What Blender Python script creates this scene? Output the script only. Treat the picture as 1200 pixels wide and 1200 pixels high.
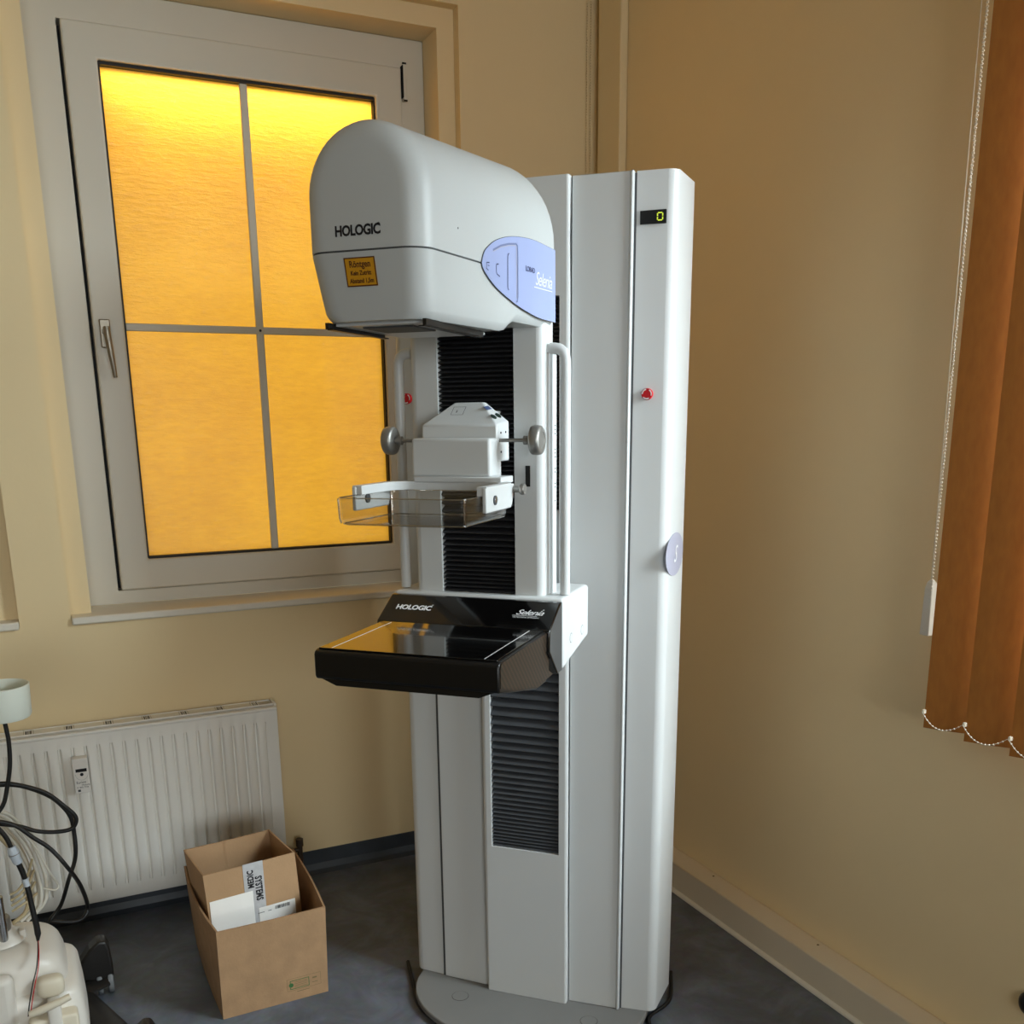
import bpy, bmesh, math, random
from mathutils import Vector, Matrix
random.seed(4)
for o in list(bpy.data.objects): bpy.data.objects.remove(o)
S = bpy.context.scene
COL = S.collection
R = math.radians

# ------------------------------------------------------------------ camera
cam = bpy.data.cameras.new('camera'); co = bpy.data.objects.new('camera', cam); COL.objects.link(co)
cam.sensor_width = 36; cam.sensor_fit = 'HORIZONTAL'
cam.lens = 1148.2 / 1200 * 36
cam.shift_y = 185.4 / 1200
cam.clip_start = .05
yaw, pitch, roll = R(25.39), R(-14.25), R(-.61)
r_ = Vector((math.cos(yaw), -math.sin(yaw), 0)); f_ = Vector((math.sin(yaw), math.cos(yaw), 0)); u_ = Vector((0, 0, 1))
f2 = f_ * math.cos(pitch) + u_ * math.sin(pitch); u2 = -f_ * math.sin(pitch) + u_ * math.cos(pitch)
r3 = r_ * math.cos(roll) + u2 * math.sin(roll); u3 = -r_ * math.sin(roll) + u2 * math.cos(roll)
co.matrix_world = Matrix(((r3.x, u3.x, -f2.x, 0), (r3.y, u3.y, -f2.y, 0), (r3.z, u3.z, -f2.z, 1.5), (0, 0, 0, 1)))
S.camera = co

# ------------------------------------------------------------------ world, daylight, exposure
W = bpy.data.worlds.new('world'); S.world = W; W.use_nodes = True
W.node_tree.nodes['Background'].inputs[0].default_value = (.75, .85, 1, 1)
W.node_tree.nodes['Background'].inputs[1].default_value = .6
def area(name, loc, rot, sx, sy, power, color):
    l = bpy.data.lights.new(name, 'AREA'); l.shape = 'RECTANGLE'; l.size = sx; l.size_y = sy; l.energy = power; l.color = color
    o = bpy.data.objects.new(name, l); COL.objects.link(o); o.location = loc; o.rotation_euler = rot
    return o
# daylight outside the big right-hand window and outside the amber window, plus an added front fill and strip lamp
area('daylight_right', (2.35, .55, 1.85), (R(90), 0, R(90)), 1.9, 1.7, 62, (.80, .93, 1))
sk = area('daylight_sky', (3.0, -.45, 2.75), (0, 0, 0), 2.0, 1.8, 430, (.84, .93, 1))
sk.rotation_euler = (Vector((.6, 2.2, .55)) - sk.location).to_track_quat('-Z', 'Y').to_euler()
area('fill_front', (-.3, -4.75, 1.8), (R(90), 0, 0), 3.2, 1.8, 145, (.95, .97, 1))  # ambient fill lamp added behind the camera to lift the front faces
area('daylight_back', (.69, 3.95, 1.85), (R(90), 0, R(180)), 1.6, 1.9, 6.8, (1, .97, .92))
area('film_top_lamp', (.69, 3.385, 2.530), (R(-40), 0, 0), .80, .03, 3.0, (1, .98, .94))  # strip lamp added close behind the film to make its bright top band
S.view_settings.view_transform = 'Standard'; S.view_settings.look = 'None'
S.view_settings.gamma = 1; S.view_settings.use_curve_mapping = False
S.view_settings.exposure = 0.3
try: S.cycles.max_bounces = 10; S.cycles.transparent_max_bounces = 16; S.cycles.caustics_refractive = False; S.cycles.caustics_reflective = False
except Exception: pass

# ------------------------------------------------------------------ materials
def lin(c):
    return tuple((v / 255 / 12.92) if v <= 10.3 else (((v / 255) + .055) / 1.055) ** 2.4 for v in c) + (1,)
def mat(name, rgb, rough=.5, metal=0, var=0, vscale=6, bump=0, bscale=80, coat=0, spec=.5, stretch=None, emit=None):
    m = bpy.data.materials.new(name); m.use_nodes = True
    nt = m.node_tree; p = nt.nodes['Principled BSDF']
    c = lin(rgb)
    p.inputs['Base Color'].default_value = c; p.inputs['Roughness'].default_value = rough; p.inputs['Metallic'].default_value = metal
    p.inputs['Specular IOR Level'].default_value = spec
    if coat: p.inputs['Coat Weight'].default_value = coat; p.inputs['Coat Roughness'].default_value = .03
    if emit: p.inputs['Emission Color'].default_value = lin(rgb); p.inputs['Emission Strength'].default_value = emit
    if var or bump:
        tc = nt.nodes.new('ShaderNodeTexCoord'); mp = nt.nodes.new('ShaderNodeMapping')
        nt.links.new(tc.outputs['Object'], mp.inputs[0])
        if stretch: mp.inputs['Scale'].default_value = stretch
    if var:
        n = nt.nodes.new('ShaderNodeTexNoise'); n.inputs['Scale'].default_value = vscale; n.inputs['Detail'].default_value = 5
        nt.links.new(mp.outputs[0], n.inputs['Vector'])
        rp = nt.nodes.new('ShaderNodeValToRGB')
        rp.color_ramp.elements[0].position = .3; rp.color_ramp.elements[1].position = .7
        rp.color_ramp.elements[0].color = tuple(v * (1 - var) for v in c[:3]) + (1,)
        rp.color_ramp.elements[1].color = tuple(min(1, v * (1 + var)) for v in c[:3]) + (1,)
        nt.links.new(n.outputs['Fac'], rp.inputs[0]); nt.links.new(rp.outputs[0], p.inputs['Base Color'])
    if bump:
        n = nt.nodes.new('ShaderNodeTexNoise'); n.inputs['Scale'].default_value = bscale; n.inputs['Detail'].default_value = 3
        nt.links.new(mp.outputs[0], n.inputs['Vector'])
        b = nt.nodes.new('ShaderNodeBump'); b.inputs['Strength'].default_value = bump; b.inputs['Distance'].default_value = .004
        nt.links.new(n.outputs['Fac'], b.inputs['Height']); nt.links.new(b.outputs[0], p.inputs['Normal'])
    return m
M = {}
M['wall'] = mat('wall_paint', (236, 213, 168), .75, var=.02, vscale=2, bump=.08, bscale=60)
M['ceil'] = mat('ceiling_paint', (228, 222, 208), .8, var=.01, vscale=2)
M['frame'] = mat('window_white', (216, 210, 196), .4, var=.01, vscale=3)
M['sill'] = mat('sill_white', (226, 219, 204), .45, var=.015, vscale=5)
M['trunk'] = mat('trunking_white', (222, 208, 184), .5, var=.02, vscale=4)
M['cove'] = mat('cove_lino', (52, 58, 66), .5, var=.25, vscale=9)
M['gasket'] = mat('black_gasket', (16, 15, 15), .6)
M['white'] = mat('machine_white', (206, 208, 208), .38, var=.01, vscale=3)
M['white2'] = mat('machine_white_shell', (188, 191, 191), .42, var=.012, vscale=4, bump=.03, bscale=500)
M['inner'] = mat('machine_core', (150, 150, 150), .6, var=.03)
M['seam'] = mat('seam_dark', (70, 72, 74), .7)
M['grey'] = mat('base_grey', (120, 119, 117), .5, var=.03, vscale=8)
M['grey_dark'] = mat('base_skirt', (58, 54, 50), .6, var=.05)
M['bellows'] = mat('bellows_black', (72, 75, 80), .42, var=.08, vscale=20)
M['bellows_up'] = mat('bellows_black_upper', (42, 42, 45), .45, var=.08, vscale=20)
M['black'] = mat('gloss_black', (9, 8, 8), .12, spec=.5, coat=.5)
M['blackm'] = mat('matte_black', (10, 9, 9), .38, var=.1, vscale=40)
M['void'] = mat('void_black', (6, 6, 6), .8)
M['lilac'] = mat('lilac_panel', (156, 168, 210), .35, var=.01, vscale=10)
M['lilac_d'] = mat('lilac_shadow_print', (110, 120, 160), .5)
M['lilac_side'] = mat('lilac_grey_badge', (172, 172, 190), .35, var=.02)
M['ink'] = mat('ink_black', (15, 16, 24), .5)
M['inkw'] = mat('ink_white', (226, 226, 228), .5)
M['navy'] = mat('ink_navy', (48, 54, 96), .5)
M['yellow'] = mat('sticker_yellow', (206, 146, 18), .5, var=.05, vscale=60)
M['brown'] = mat('sticker_ink', (92, 48, 8), .6)
M['red'] = mat('stop_red', (196, 14, 30), .35, var=.03)
M['led'] = mat('led_green', (190, 205, 60), .5, emit=.7)
M['alu'] = mat('brushed_metal', (158, 156, 152), .42, metal=.75, var=.04, vscale=60)
M['chrome'] = mat('chrome', (190, 190, 190), .2, metal=1, var=.02)
M['steel'] = mat('handle_steel', (142, 134, 120), .35, metal=.8, var=.03)
M['rad'] = mat('radiator_enamel', (238, 235, 228), .4, var=.012, vscale=8)
M['grille'] = mat('radiator_grille', (196, 190, 178), .5, var=.03)
M['card'] = mat('cardboard', (158, 124, 90), .85, var=.10, vscale=26, bump=.12, bscale=160)
M['card2'] = mat('cardboard_inner_box', (172, 137, 101), .85, var=.05, vscale=16, bump=.1, bscale=160)
M['paper'] = mat('paper_white', (232, 228, 222), .7, var=.02, vscale=20)
M['tape'] = mat('tape_grey', (186, 184, 184), .25, var=.08, vscale=70)
M['green'] = mat('print_green', (52, 96, 48), .7)
M['olive'] = mat('print_olive', (112, 96, 62), .8)
M['plastic'] = mat('device_white', (226, 220, 210), .35, var=.02, vscale=8)
M['cream'] = mat('device_cream', (222, 212, 190), .4, var=.02)
M['dish'] = mat('dish_white', (222, 226, 214), .45, var=.015)
M['bluew'] = mat('post_blue_white', (205, 214, 224), .3, var=.02)
M['cable'] = mat('cable_black', (14, 14, 15), .45, var=.1, vscale=30)
M['cablew'] = mat('cable_white', (222, 217, 204), .5, var=.03, vscale=30)
M['cablec'] = mat('cable_cream', (196, 178, 140), .5, var=.04, vscale=30)
M['legb'] = mat('leg_dark', (26, 23, 21), .4, var=.12, vscale=20)
M['rubber'] = mat('wheel_rubber', (120, 122, 124), .5, var=.05)
M['chain'] = mat('chain_white', (224, 214, 194), .4)
M['blue_d'] = mat('display_blue', (70, 84, 120), .4)
M['green_d'] = mat('button_green_black', (28, 44, 38), .4)
M['valve'] = mat('valve_brown', (60, 46, 34), .5, var=.1)

def floor_material():
    m = bpy.data.materials.new('lino_floor'); m.use_nodes = True; nt = m.node_tree; p = nt.nodes['Principled BSDF']
    tc = nt.nodes.new('ShaderNodeTexCoord')
    n1 = nt.nodes.new('ShaderNodeTexNoise'); n1.inputs['Scale'].default_value = 6; n1.inputs['Detail'].default_value = 9; n1.inputs['Roughness'].default_value = .62; n1.inputs['Distortion'].default_value = 1.0
    n2 = nt.nodes.new('ShaderNodeTexNoise'); n2.inputs['Scale'].default_value = 38; n2.inputs['Detail'].default_value = 4
    for n in (n1, n2): nt.links.new(tc.outputs['Object'], n.inputs['Vector'])
    a = nt.nodes.new('ShaderNodeValToRGB'); a.color_ramp.elements[0].position = .34; a.color_ramp.elements[1].position = .68
    a.color_ramp.elements[0].color = lin((80, 84, 92)); a.color_ramp.elements[1].color = lin((110, 117, 128))
    e = a.color_ramp.elements.new(.5); e.color = lin((93, 98, 107))
    mx = nt.nodes.new('ShaderNodeMix'); mx.data_type = 'RGBA'; mx.blend_type = 'OVERLAY'; mx.inputs[0].default_value = .25
    nt.links.new(n1.outputs['Fac'], a.inputs[0]); nt.links.new(a.outputs[0], mx.inputs[6]); nt.links.new(n2.outputs['Color'], mx.inputs[7])
    nt.links.new(mx.outputs[2], p.inputs['Base Color'])
    p.inputs['Roughness'].default_value = .42
    b = nt.nodes.new('ShaderNodeBump'); b.inputs['Strength'].default_value = .05; nt.links.new(n2.outputs['Fac'], b.inputs['Height']); nt.links.new(b.outputs[0], p.inputs['Normal'])
    return m
M['floor'] = floor_material()

def film_material():   # amber translucent film stuck on glass, horizontally wrinkled, some smudges
    m = bpy.data.materials.new('amber_film_glass'); m.use_nodes = True; nt = m.node_tree
    for n in list(nt.nodes): nt.nodes.remove(n)
    out = nt.nodes.new('ShaderNodeOutputMaterial')
    tc = nt.nodes.new('ShaderNodeTexCoord'); mp = nt.nodes.new('ShaderNodeMapping'); mp.inputs['Scale'].default_value = (1, 1, 4.2)
    nt.links.new(tc.outputs['Object'], mp.inputs[0])
    n = nt.nodes.new('ShaderNodeTexNoise'); n.inputs['Scale'].default_value = 22; n.inputs['Detail'].default_value = 6; n.inputs['Roughness'].default_value = .65
    nt.links.new(mp.outputs[0], n.inputs['Vector'])
    n2 = nt.nodes.new('ShaderNodeTexNoise'); n2.inputs['Scale'].default_value = 2.6; n2.inputs['Detail'].default_value = 3
    nt.links.new(tc.outputs['Object'], n2.inputs['Vector'])
    bp = nt.nodes.new('ShaderNodeBump'); bp.inputs['Strength'].default_value = .35; bp.inputs['Distance'].default_value = .008
    nt.links.new(n.outputs['Fac'], bp.inputs['Height'])
    rp = nt.nodes.new('ShaderNodeValToRGB'); rp.color_ramp.elements[0].position = .36; rp.color_ramp.elements[1].position = .64
    rp.color_ramp.elements[0].color = (.78, .345, .032, 1); rp.color_ramp.elements[1].color = (.93, .44, .036, 1)
    mxf = nt.nodes.new('ShaderNodeMath'); mxf.operation = 'MULTIPLY_ADD'; mxf.inputs[1].default_value = .45
    nt.links.new(n.outputs['Fac'], mxf.inputs[0])
    hf = nt.nodes.new('ShaderNodeMath'); hf.operation = 'MULTIPLY'; hf.inputs[1].default_value = .55
    nt.links.new(n2.outputs['Fac'], hf.inputs[0]); nt.links.new(hf.outputs[0], mxf.inputs[2]); nt.links.new(mxf.outputs[0], rp.inputs[0])
    tr = nt.nodes.new('ShaderNodeBsdfTranslucent'); nt.links.new(rp.outputs[0], tr.inputs['Color']); nt.links.new(bp.outputs[0], tr.inputs['Normal'])
    gl = nt.nodes.new('ShaderNodeBsdfGlossy'); gl.inputs['Roughness'].default_value = .12; gl.inputs['Color'].default_value = (1, 1, 1, 1)
    nt.links.new(bp.outputs[0], gl.inputs['Normal'])
    fr = nt.nodes.new('ShaderNodeFresnel'); fr.inputs['IOR'].default_value = 1.45
    mx = nt.nodes.new('ShaderNodeMixShader'); nt.links.new(fr.outputs[0], mx.inputs[0]); nt.links.new(tr.outputs[0], mx.inputs[1]); nt.links.new(gl.outputs[0], mx.inputs[2])
    nt.links.new(mx.outputs[0], out.inputs[0])
    return m
M['film'] = film_material()

def clear_material(name, tint, gloss):
    m = bpy.data.materials.new(name); m.use_nodes = True; nt = m.node_tree
    for n in list(nt.nodes): nt.nodes.remove(n)
    out = nt.nodes.new('ShaderNodeOutputMaterial')
    t = nt.nodes.new('ShaderNodeBsdfTransparent'); t.inputs[0].default_value = tint
    g = nt.nodes.new('ShaderNodeBsdfGlossy'); g.inputs['Roughness'].default_value = .04
    fc_ = nt.nodes.new('ShaderNodeLayerWeight'); fc_.inputs['Blend'].default_value = .5
    pw_ = nt.nodes.new('ShaderNodeMath'); pw_.operation = 'POWER'; pw_.inputs[1].default_value = 4
    lw = nt.nodes.new('ShaderNodeMath'); lw.operation = 'MULTIPLY_ADD'; lw.inputs[1].default_value = .75; lw.inputs[2].default_value = .06 if gloss < 1.5 else .42
    nt.links.new(fc_.outputs['Facing'], pw_.inputs[0]); nt.links.new(pw_.outputs[0], lw.inputs[0])
    mx = nt.nodes.new('ShaderNodeMixShader')
    nt.links.new(lw.outputs[0], mx.inputs[0]); nt.links.new(t.outputs[0], mx.inputs[1]); nt.links.new(g.outputs[0], mx.inputs[2]); nt.links.new(mx.outputs[0], out.inputs[0])
    return m
M['clear'] = clear_material('clear_acrylic', (.975, .972, .965, 1), 1.45)
M['edge'] = clear_material('acrylic_edge', (.80, .79, .77, 1), 1.5)
M['glass'] = clear_material('window_glass', (.96, .98, .97, 1), 1.45)

def fabric_material():
    m = bpy.data.materials.new('blind_fabric'); m.use_nodes = True; nt = m.node_tree
    p = nt.nodes['Principled BSDF']; out = nt.nodes['Material Output']
    tc = nt.nodes.new('ShaderNodeTexCoord'); mp = nt.nodes.new('ShaderNodeMapping'); mp.inputs['Scale'].default_value = (1, 1, .3)
    n = nt.nodes.new('ShaderNodeTexNoise'); n.inputs['Scale'].default_value = 90; n.inputs['Detail'].default_value = 4
    nt.links.new(tc.outputs['Object'], mp.inputs[0]); nt.links.new(mp.outputs[0], n.inputs['Vector'])
    rp = nt.nodes.new('ShaderNodeValToRGB'); rp.color_ramp.elements[0].position = .3; rp.color_ramp.elements[1].position = .7
    rp.color_ramp.elements[0].color = lin((150, 92, 28)); rp.color_ramp.elements[1].color = lin((162, 102, 34))
    nt.links.new(n.outputs['Fac'], rp.inputs[0]); nt.links.new(rp.outputs[0], p.inputs['Base Color']); p.inputs['Roughness'].default_value = .8
    t = nt.nodes.new('ShaderNodeBsdfTranslucent'); nt.links.new(rp.outputs[0], t.inputs[0])
    mx = nt.nodes.new('ShaderNodeMixShader'); mx.inputs[0].default_value = .025
    nt.links.new(p.outputs[0], mx.inputs[1]); nt.links.new(t.outputs[0], mx.inputs[2]); nt.links.new(mx.outputs[0], out.inputs[0])
    return m
M['fabric'] = fabric_material()

def hatch_material():   # woven carbon pattern on the receptor's ends
    m = mat('carbon_weave', (46, 36, 27), .4)
    nt = m.node_tree; p = nt.nodes['Principled BSDF']
    tc = nt.nodes.new('ShaderNodeTexCoord'); w = nt.nodes.new('ShaderNodeTexWave'); w.bands_direction = 'DIAGONAL'; w.inputs['Scale'].default_value = 42
    w.inputs['Distortion'].default_value = .3
    nt.links.new(tc.outputs['Object'], w.inputs['Vector'])
    rp = nt.nodes.new('ShaderNodeValToRGB'); rp.color_ramp.elements[0].color = lin((20, 15, 11)); rp.color_ramp.elements[1].color = lin((62, 49, 37))
    nt.links.new(w.outputs['Fac'], rp.inputs[0]); nt.links.new(rp.outputs[0], p.inputs['Base Color'])
    return m
M['weave'] = hatch_material()

# ------------------------------------------------------------------ mesh helpers
def obj(name, bm, m, parent=None, smooth=False):
    me = bpy.data.meshes.new(name)
    bmesh.ops.recalc_face_normals(bm, faces=bm.faces)
    for e in bm.edges:
        if any(not f.smooth for f in e.link_faces) or (len(e.link_faces) == 2 and e.calc_face_angle(0) > .9): e.smooth = False
    bm.to_mesh(me); bm.free()
    if smooth:
        me.shade_smooth()
        try: me.set_sharp_from_angle(angle=smooth if smooth is not True else R(40))
        except Exception: pass
    me.materials.append(M[m])
    o = bpy.data.objects.new(name, me); COL.objects.link(o)
    if parent: o.parent = parent
    return o
def thing(name, label, cat, loc=(0, 0, 0), rz=0, group=None):
    o = bpy.data.objects.new(name, None); COL.objects.link(o); o.location = loc; o.rotation_euler = (0, 0, rz)
    o.empty_display_size = .1
    o['label'] = label; o['category'] = cat
    if group: o['group'] = group
    return o
def tag(o, label, cat, group=None):
    o['label'] = label; o['category'] = cat
    if group: o['group'] = group
    return o
def struct(o, label=None, cat=None):
    o['kind'] = 'structure'
    if label: o['label'] = label
    if cat: o['category'] = cat
    return o
def bev(bm, w, seg=3, faces=None, ang=.5):
    es = [e for e in bm.edges if len(e.link_faces) == 2 and e.calc_face_angle(0) > ang]
    old = set(bm.faces)
    r = bmesh.ops.bevel(bm, geom=es, offset=w, segments=seg, profile=.5, affect='EDGES', clamp_overlap=True)
    for f in r['faces']: f.smooth = True
def box_into(bm, lo, hi):
    v = [bm.verts.new((x, y, z)) for x in (lo[0], hi[0]) for y in (lo[1], hi[1]) for z in (lo[2], hi[2])]
    for q in ((0, 1, 3, 2), (4, 6, 7, 5), (0, 4, 5, 1), (2, 3, 7, 6), (0, 2, 6, 4), (1, 5, 7, 3)): bm.faces.new([v[i] for i in q])
    return v
def box(lo, hi, b=0, seg=3):
    bm = bmesh.new(); box_into(bm, lo, hi)
    bmesh.ops.recalc_face_normals(bm, faces=bm.faces)
    if b: bev(bm, b, seg)
    return bm
def prism_into(bm, pts, axis, a, b):
    def P(p, t):
        return {'x': (t, p[0], p[1]), 'y': (p[0], t, p[1]), 'z': (p[0], p[1], t)}[axis]
    A = [bm.verts.new(P(p, a)) for p in pts]; B = [bm.verts.new(P(p, b)) for p in pts]
    n = len(pts)
    bm.faces.new(A); bm.faces.new(B[::-1])
    for i in range(n): bm.faces.new((A[i], B[i], B[(i + 1) % n], A[(i + 1) % n]))
    return A, B
def prism(pts, axis, a, b, bv=0, seg=3, ang=.5):
    bm = bmesh.new(); prism_into(bm, pts, axis, a, b)
    bmesh.ops.recalc_face_normals(bm, faces=bm.faces)
    if bv: bev(bm, bv, seg, ang=ang)
    return bm
def catmull(pts, n=8):
    P = [Vector(p) for p in pts]; P = [P[0] * 2 - P[1]] + P + [P[-1] * 2 - P[-2]]; out = []
    for i in range(1, len(P) - 2):
        for k in range(n):
            t = k / n
            out.append(.5 * ((2 * P[i]) + (P[i + 1] - P[i - 1]) * t + (2 * P[i - 1] - 5 * P[i] + 4 * P[i + 1] - P[i + 2]) * t * t + (3 * P[i] - P[i - 1] - 3 * P[i + 1] + P[i + 2]) * t ** 3))
    out.append(P[-2]); return out
def tube_into(bm, pts, r, seg=10, rs=None):
    P = [Vector(p) for p in pts]; n = len(P); rings = []
    up = Vector((0, 0, 1)); t0 = (P[1] - P[0]).normalized()
    if abs(t0.dot(up)) > .9: up = Vector((1, 0, 0))
    nrm = (up - t0 * up.dot(t0)).normalized()
    for i in range(n):
        t = (P[min(i + 1, n - 1)] - P[max(i - 1, 0)])
        if t.length < 1e-9: t = t0.copy()
        t.normalize()
        nrm = (nrm - t * nrm.dot(t)).normalized(); bi = t.cross(nrm)
        rr = rs[i] if rs else r
        rings.append([bm.verts.new(P[i] + (nrm * math.cos(a) + bi * math.sin(a)) * rr) for a in (2 * math.pi * k / seg for k in range(seg))])
    for i in range(n - 1):
        for k in range(seg):
            f = bm.faces.new((rings[i][k], rings[i][(k + 1) % seg], rings[i + 1][(k + 1) % seg], rings[i + 1][k])); f.smooth = True
    bm.faces.new(rings[0][::-1]); bm.faces.new(rings[-1])
def tube(pts, r, seg=10, smooth_n=0, rs=None):
    bm = bmesh.new()
    tube_into(bm, catmull(pts, smooth_n) if smooth_n else pts, r, seg, rs); return bm
def lathe_into(bm, prof, c=(0, 0, 0), axis='z', seg=24):
    rings = []
    c = Vector(c)
    for rad, h in prof:
        ring = []
        for k in range(seg):
            a = 2 * math.pi * k / seg; u, v = math.cos(a) * rad, math.sin(a) * rad
            ring.append(bm.verts.new(c + Vector({'z': (u, v, h), 'x': (h, u, v), 'y': (u, h, v)}[axis])))
        rings.append(ring)
    for i in range(len(rings) - 1):
        for k in range(seg):
            f = bm.faces.new((rings[i][k], rings[i][(k + 1) % seg], rings[i + 1][(k + 1) % seg], rings[i + 1][k])); f.smooth = True
    if prof[0][0] > 1e-6: bm.faces.new(rings[0][::-1])
    if prof[-1][0] > 1e-6: bm.faces.new(rings[-1])
def lathe(prof, c=(0, 0, 0), axis='z', seg=24):
    bm = bmesh.new(); lathe_into(bm, prof, c, axis, seg); return bm
def mono(o, ang=35):
    me = o.data; me.shade_smooth()
    try: me.set_sharp_from_angle(angle=R(ang))
    except Exception: pass
    return o
def poly(pts, off=None):
    bm = bmesh.new(); v = [bm.verts.new(p) for p in pts]; bm.faces.new(v)
    if off:
        r = bmesh.ops.extrude_face_region(bm, geom=bm.faces[:]); 
        bmesh.ops.translate(bm, verts=[g for g in r['geom'] if isinstance(g, bmesh.types.BMVert)], vec=off)
    return bm
def text(s, size, origin, right, up, m, parent, name='lettering', bold=0, shear=0, align='LEFT', sx=1, spacing=1):
    cu = bpy.data.curves.new('txt', 'FONT'); cu.body = s; cu.size = size; cu.offset = bold; cu.shear = shear; cu.align_x = align
    cu.space_character = spacing; cu.resolution_u = 3; cu.extrude = .0001
    t = bpy.data.objects.new('txt', cu); COL.objects.link(t)
    dg = bpy.context.evaluated_depsgraph_get()
    me = bpy.data.meshes.new_from_object(t.evaluated_get(dg)); me.name = name
    bpy.data.objects.remove(t); bpy.data.curves.remove(cu)
    r = Vector(right).normalized(); u = Vector(up); u = (u - r * u.dot(r)).normalized(); n = r.cross(u); o = Vector(origin)
    mx = Matrix(((r.x * sx, u.x, n.x, o.x), (r.y * sx, u.y, n.y, o.y), (r.z * sx, u.z, n.z, o.z), (0, 0, 0, 1)))
    me.transform(mx); me.materials.clear(); me.materials.append(M[m])
    ob = bpy.data.objects.new(name, me); COL.objects.link(ob)
    if parent: ob.parent = parent
    return ob
def rect_on(o, right, up, w, h, th=.0004):   # thin flat plate from corner o
    r = Vector(right).normalized(); u = Vector(up); u = (u - r * u.dot(r)).normalized(); n = r.cross(u); o = Vector(o)
    return poly([o, o + r * w, o + r * w + u * h, o + u * h], n * th)
def frame_on(o, right, up, w, h, t, th=.0004):
    r = Vector(right).normalized(); u = Vector(up); u = (u - r * u.dot(r)).normalized(); n = r.cross(u); o = Vector(o)
    bm = bmesh.new()
    A = [bm.verts.new(o + r * x + u * y + n * th) for x, y in ((0, 0), (w, 0), (w, h), (0, h))]
    B = [bm.verts.new(o + r * x + u * y + n * th) for x, y in ((t, t), (w - t, t), (w - t, h - t), (t, h - t))]
    for i in range(4): bm.faces.new((A[i], A[(i + 1) % 4], B[(i + 1) % 4], B[i]))
    return bm

# ------------------------------------------------------------------ room shell
YW, XW = 3.109, 1.81           # inner faces of the back wall and of the right wall
XL, YF, ZC = -4.6, -4.2, 2.95
def wall_cells(us, vs, holes):
    us = sorted(set(us + [h[0] for h in holes] + [h[1] for h in holes])); vs = sorted(set(vs + [h[2] for h in holes] + [h[3] for h in holes]))
    for i in range(len(us) - 1):
        for j in range(len(vs) - 1):
            cu, cv = (us[i] + us[i + 1]) / 2, (vs[j] + vs[j + 1]) / 2
            if not any(h[0] < cu < h[1] and h[2] < cv < h[3] for h in holes): yield us[i], us[i + 1], vs[j], vs[j + 1]
W1, W1i = (.045, 1.318, .938, 2.725), (.103, 1.262, .938, 2.668)
W2, W2i = (-1.365, -.092, .938, 2.725), (-1.309, -.150, .938, 2.668)
bm = bmesh.new()
for a, b, c, d in wall_cells([XL - .2, XW + .25], [0, ZC], [W1, W2]): box_into(bm, (a, YW, c), (b, 3.15, d))
for a, b, c, d in wall_cells([XL - .2, XW + .25], [0, ZC], [W1i, W2i]): box_into(bm, (a, 3.15, c), (b, 3.42, d))
bmesh.ops.remove_doubles(bm, verts=bm.verts, dist=1e-5)
struct(obj('wall_back', bm, 'wall'))
bm = bmesh.new()
RW = (.05, 1.38, .95, 2.45)
for a, b, c, d in wall_cells([YF - .2, YW], [0, ZC], [RW]): box_into(bm, (XW, a, c), (XW + .25, b, d))
bmesh.ops.remove_doubles(bm, verts=bm.verts, dist=1e-5)
struct(obj('wall_right', bm, 'wall'))
struct(obj('wall_left', box((XL - .2, YF - .2, 0), (XL, YW, ZC)), 'wall'))
bm = bmesh.new()
for a, b, c, d in wall_cells([XL, XW], [0, ZC], [(-1.7, 1.1, .95, 2.5)]): box_into(bm, (a, YF - .2, c), (b, YF, d))
bmesh.ops.remove_doubles(bm, verts=bm.verts, dist=1e-5)
struct(obj('wall_front', bm, 'wall'))
struct(obj('floor', box((XL - .2, YF - .2, -.1), (XW + .25, 3.42, 0)), 'floor'))
struct(obj('ceiling', box((XL - .2, YF - .2, ZC), (XW + .25, 3.42, ZC + .12)), 'ceil'))
# dark lino cove on the back wall
bm = prism([(YW, 0), (YW, .078), (YW - .004, .078), (YW - .006, .03), (YW - .014, .010), (YW - .03, 0)], 'x', XL, 1.735)
struct(obj('baseboard_back', bm, 'cove'))
# cable trunking along the right wall with a quarter-round bead at the floor
t = struct(obj('baseboard_right', box((1.734, YF, 0), (XW, 3.10, .0975), .004, 2), 'trunk'))
obj('bead', prism([(1.734, 0), (1.724, 0), (1.7245, .005), (1.728, .009), (1.734, .011)], 'y', YF, 3.09), 'sill', t)
for y in (2.30, 1.83):
    obj('screw', lathe([(.0035, .0975), (.003, .0985), (0.0, .0985)], (1.79, y, 0), 'z', 10), 'olive', t)
# pipe boxing in the corner
struct(obj('trim_1', box((1.782, 2.925, .0975), (XW, 3.06, ZC), .004, 2), 'wall'))
# sills
def sill(x0, x1, n):
    bm = box((x0 + .001, YW - .018, .934), (x1 - .001, 3.272, .957), .005, 2)
    return struct(obj(n, bm, 'sill'))
sill(.045, 1.318, 'trim_2'); sill(-1.365, -.092, 'trim_3')

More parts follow.
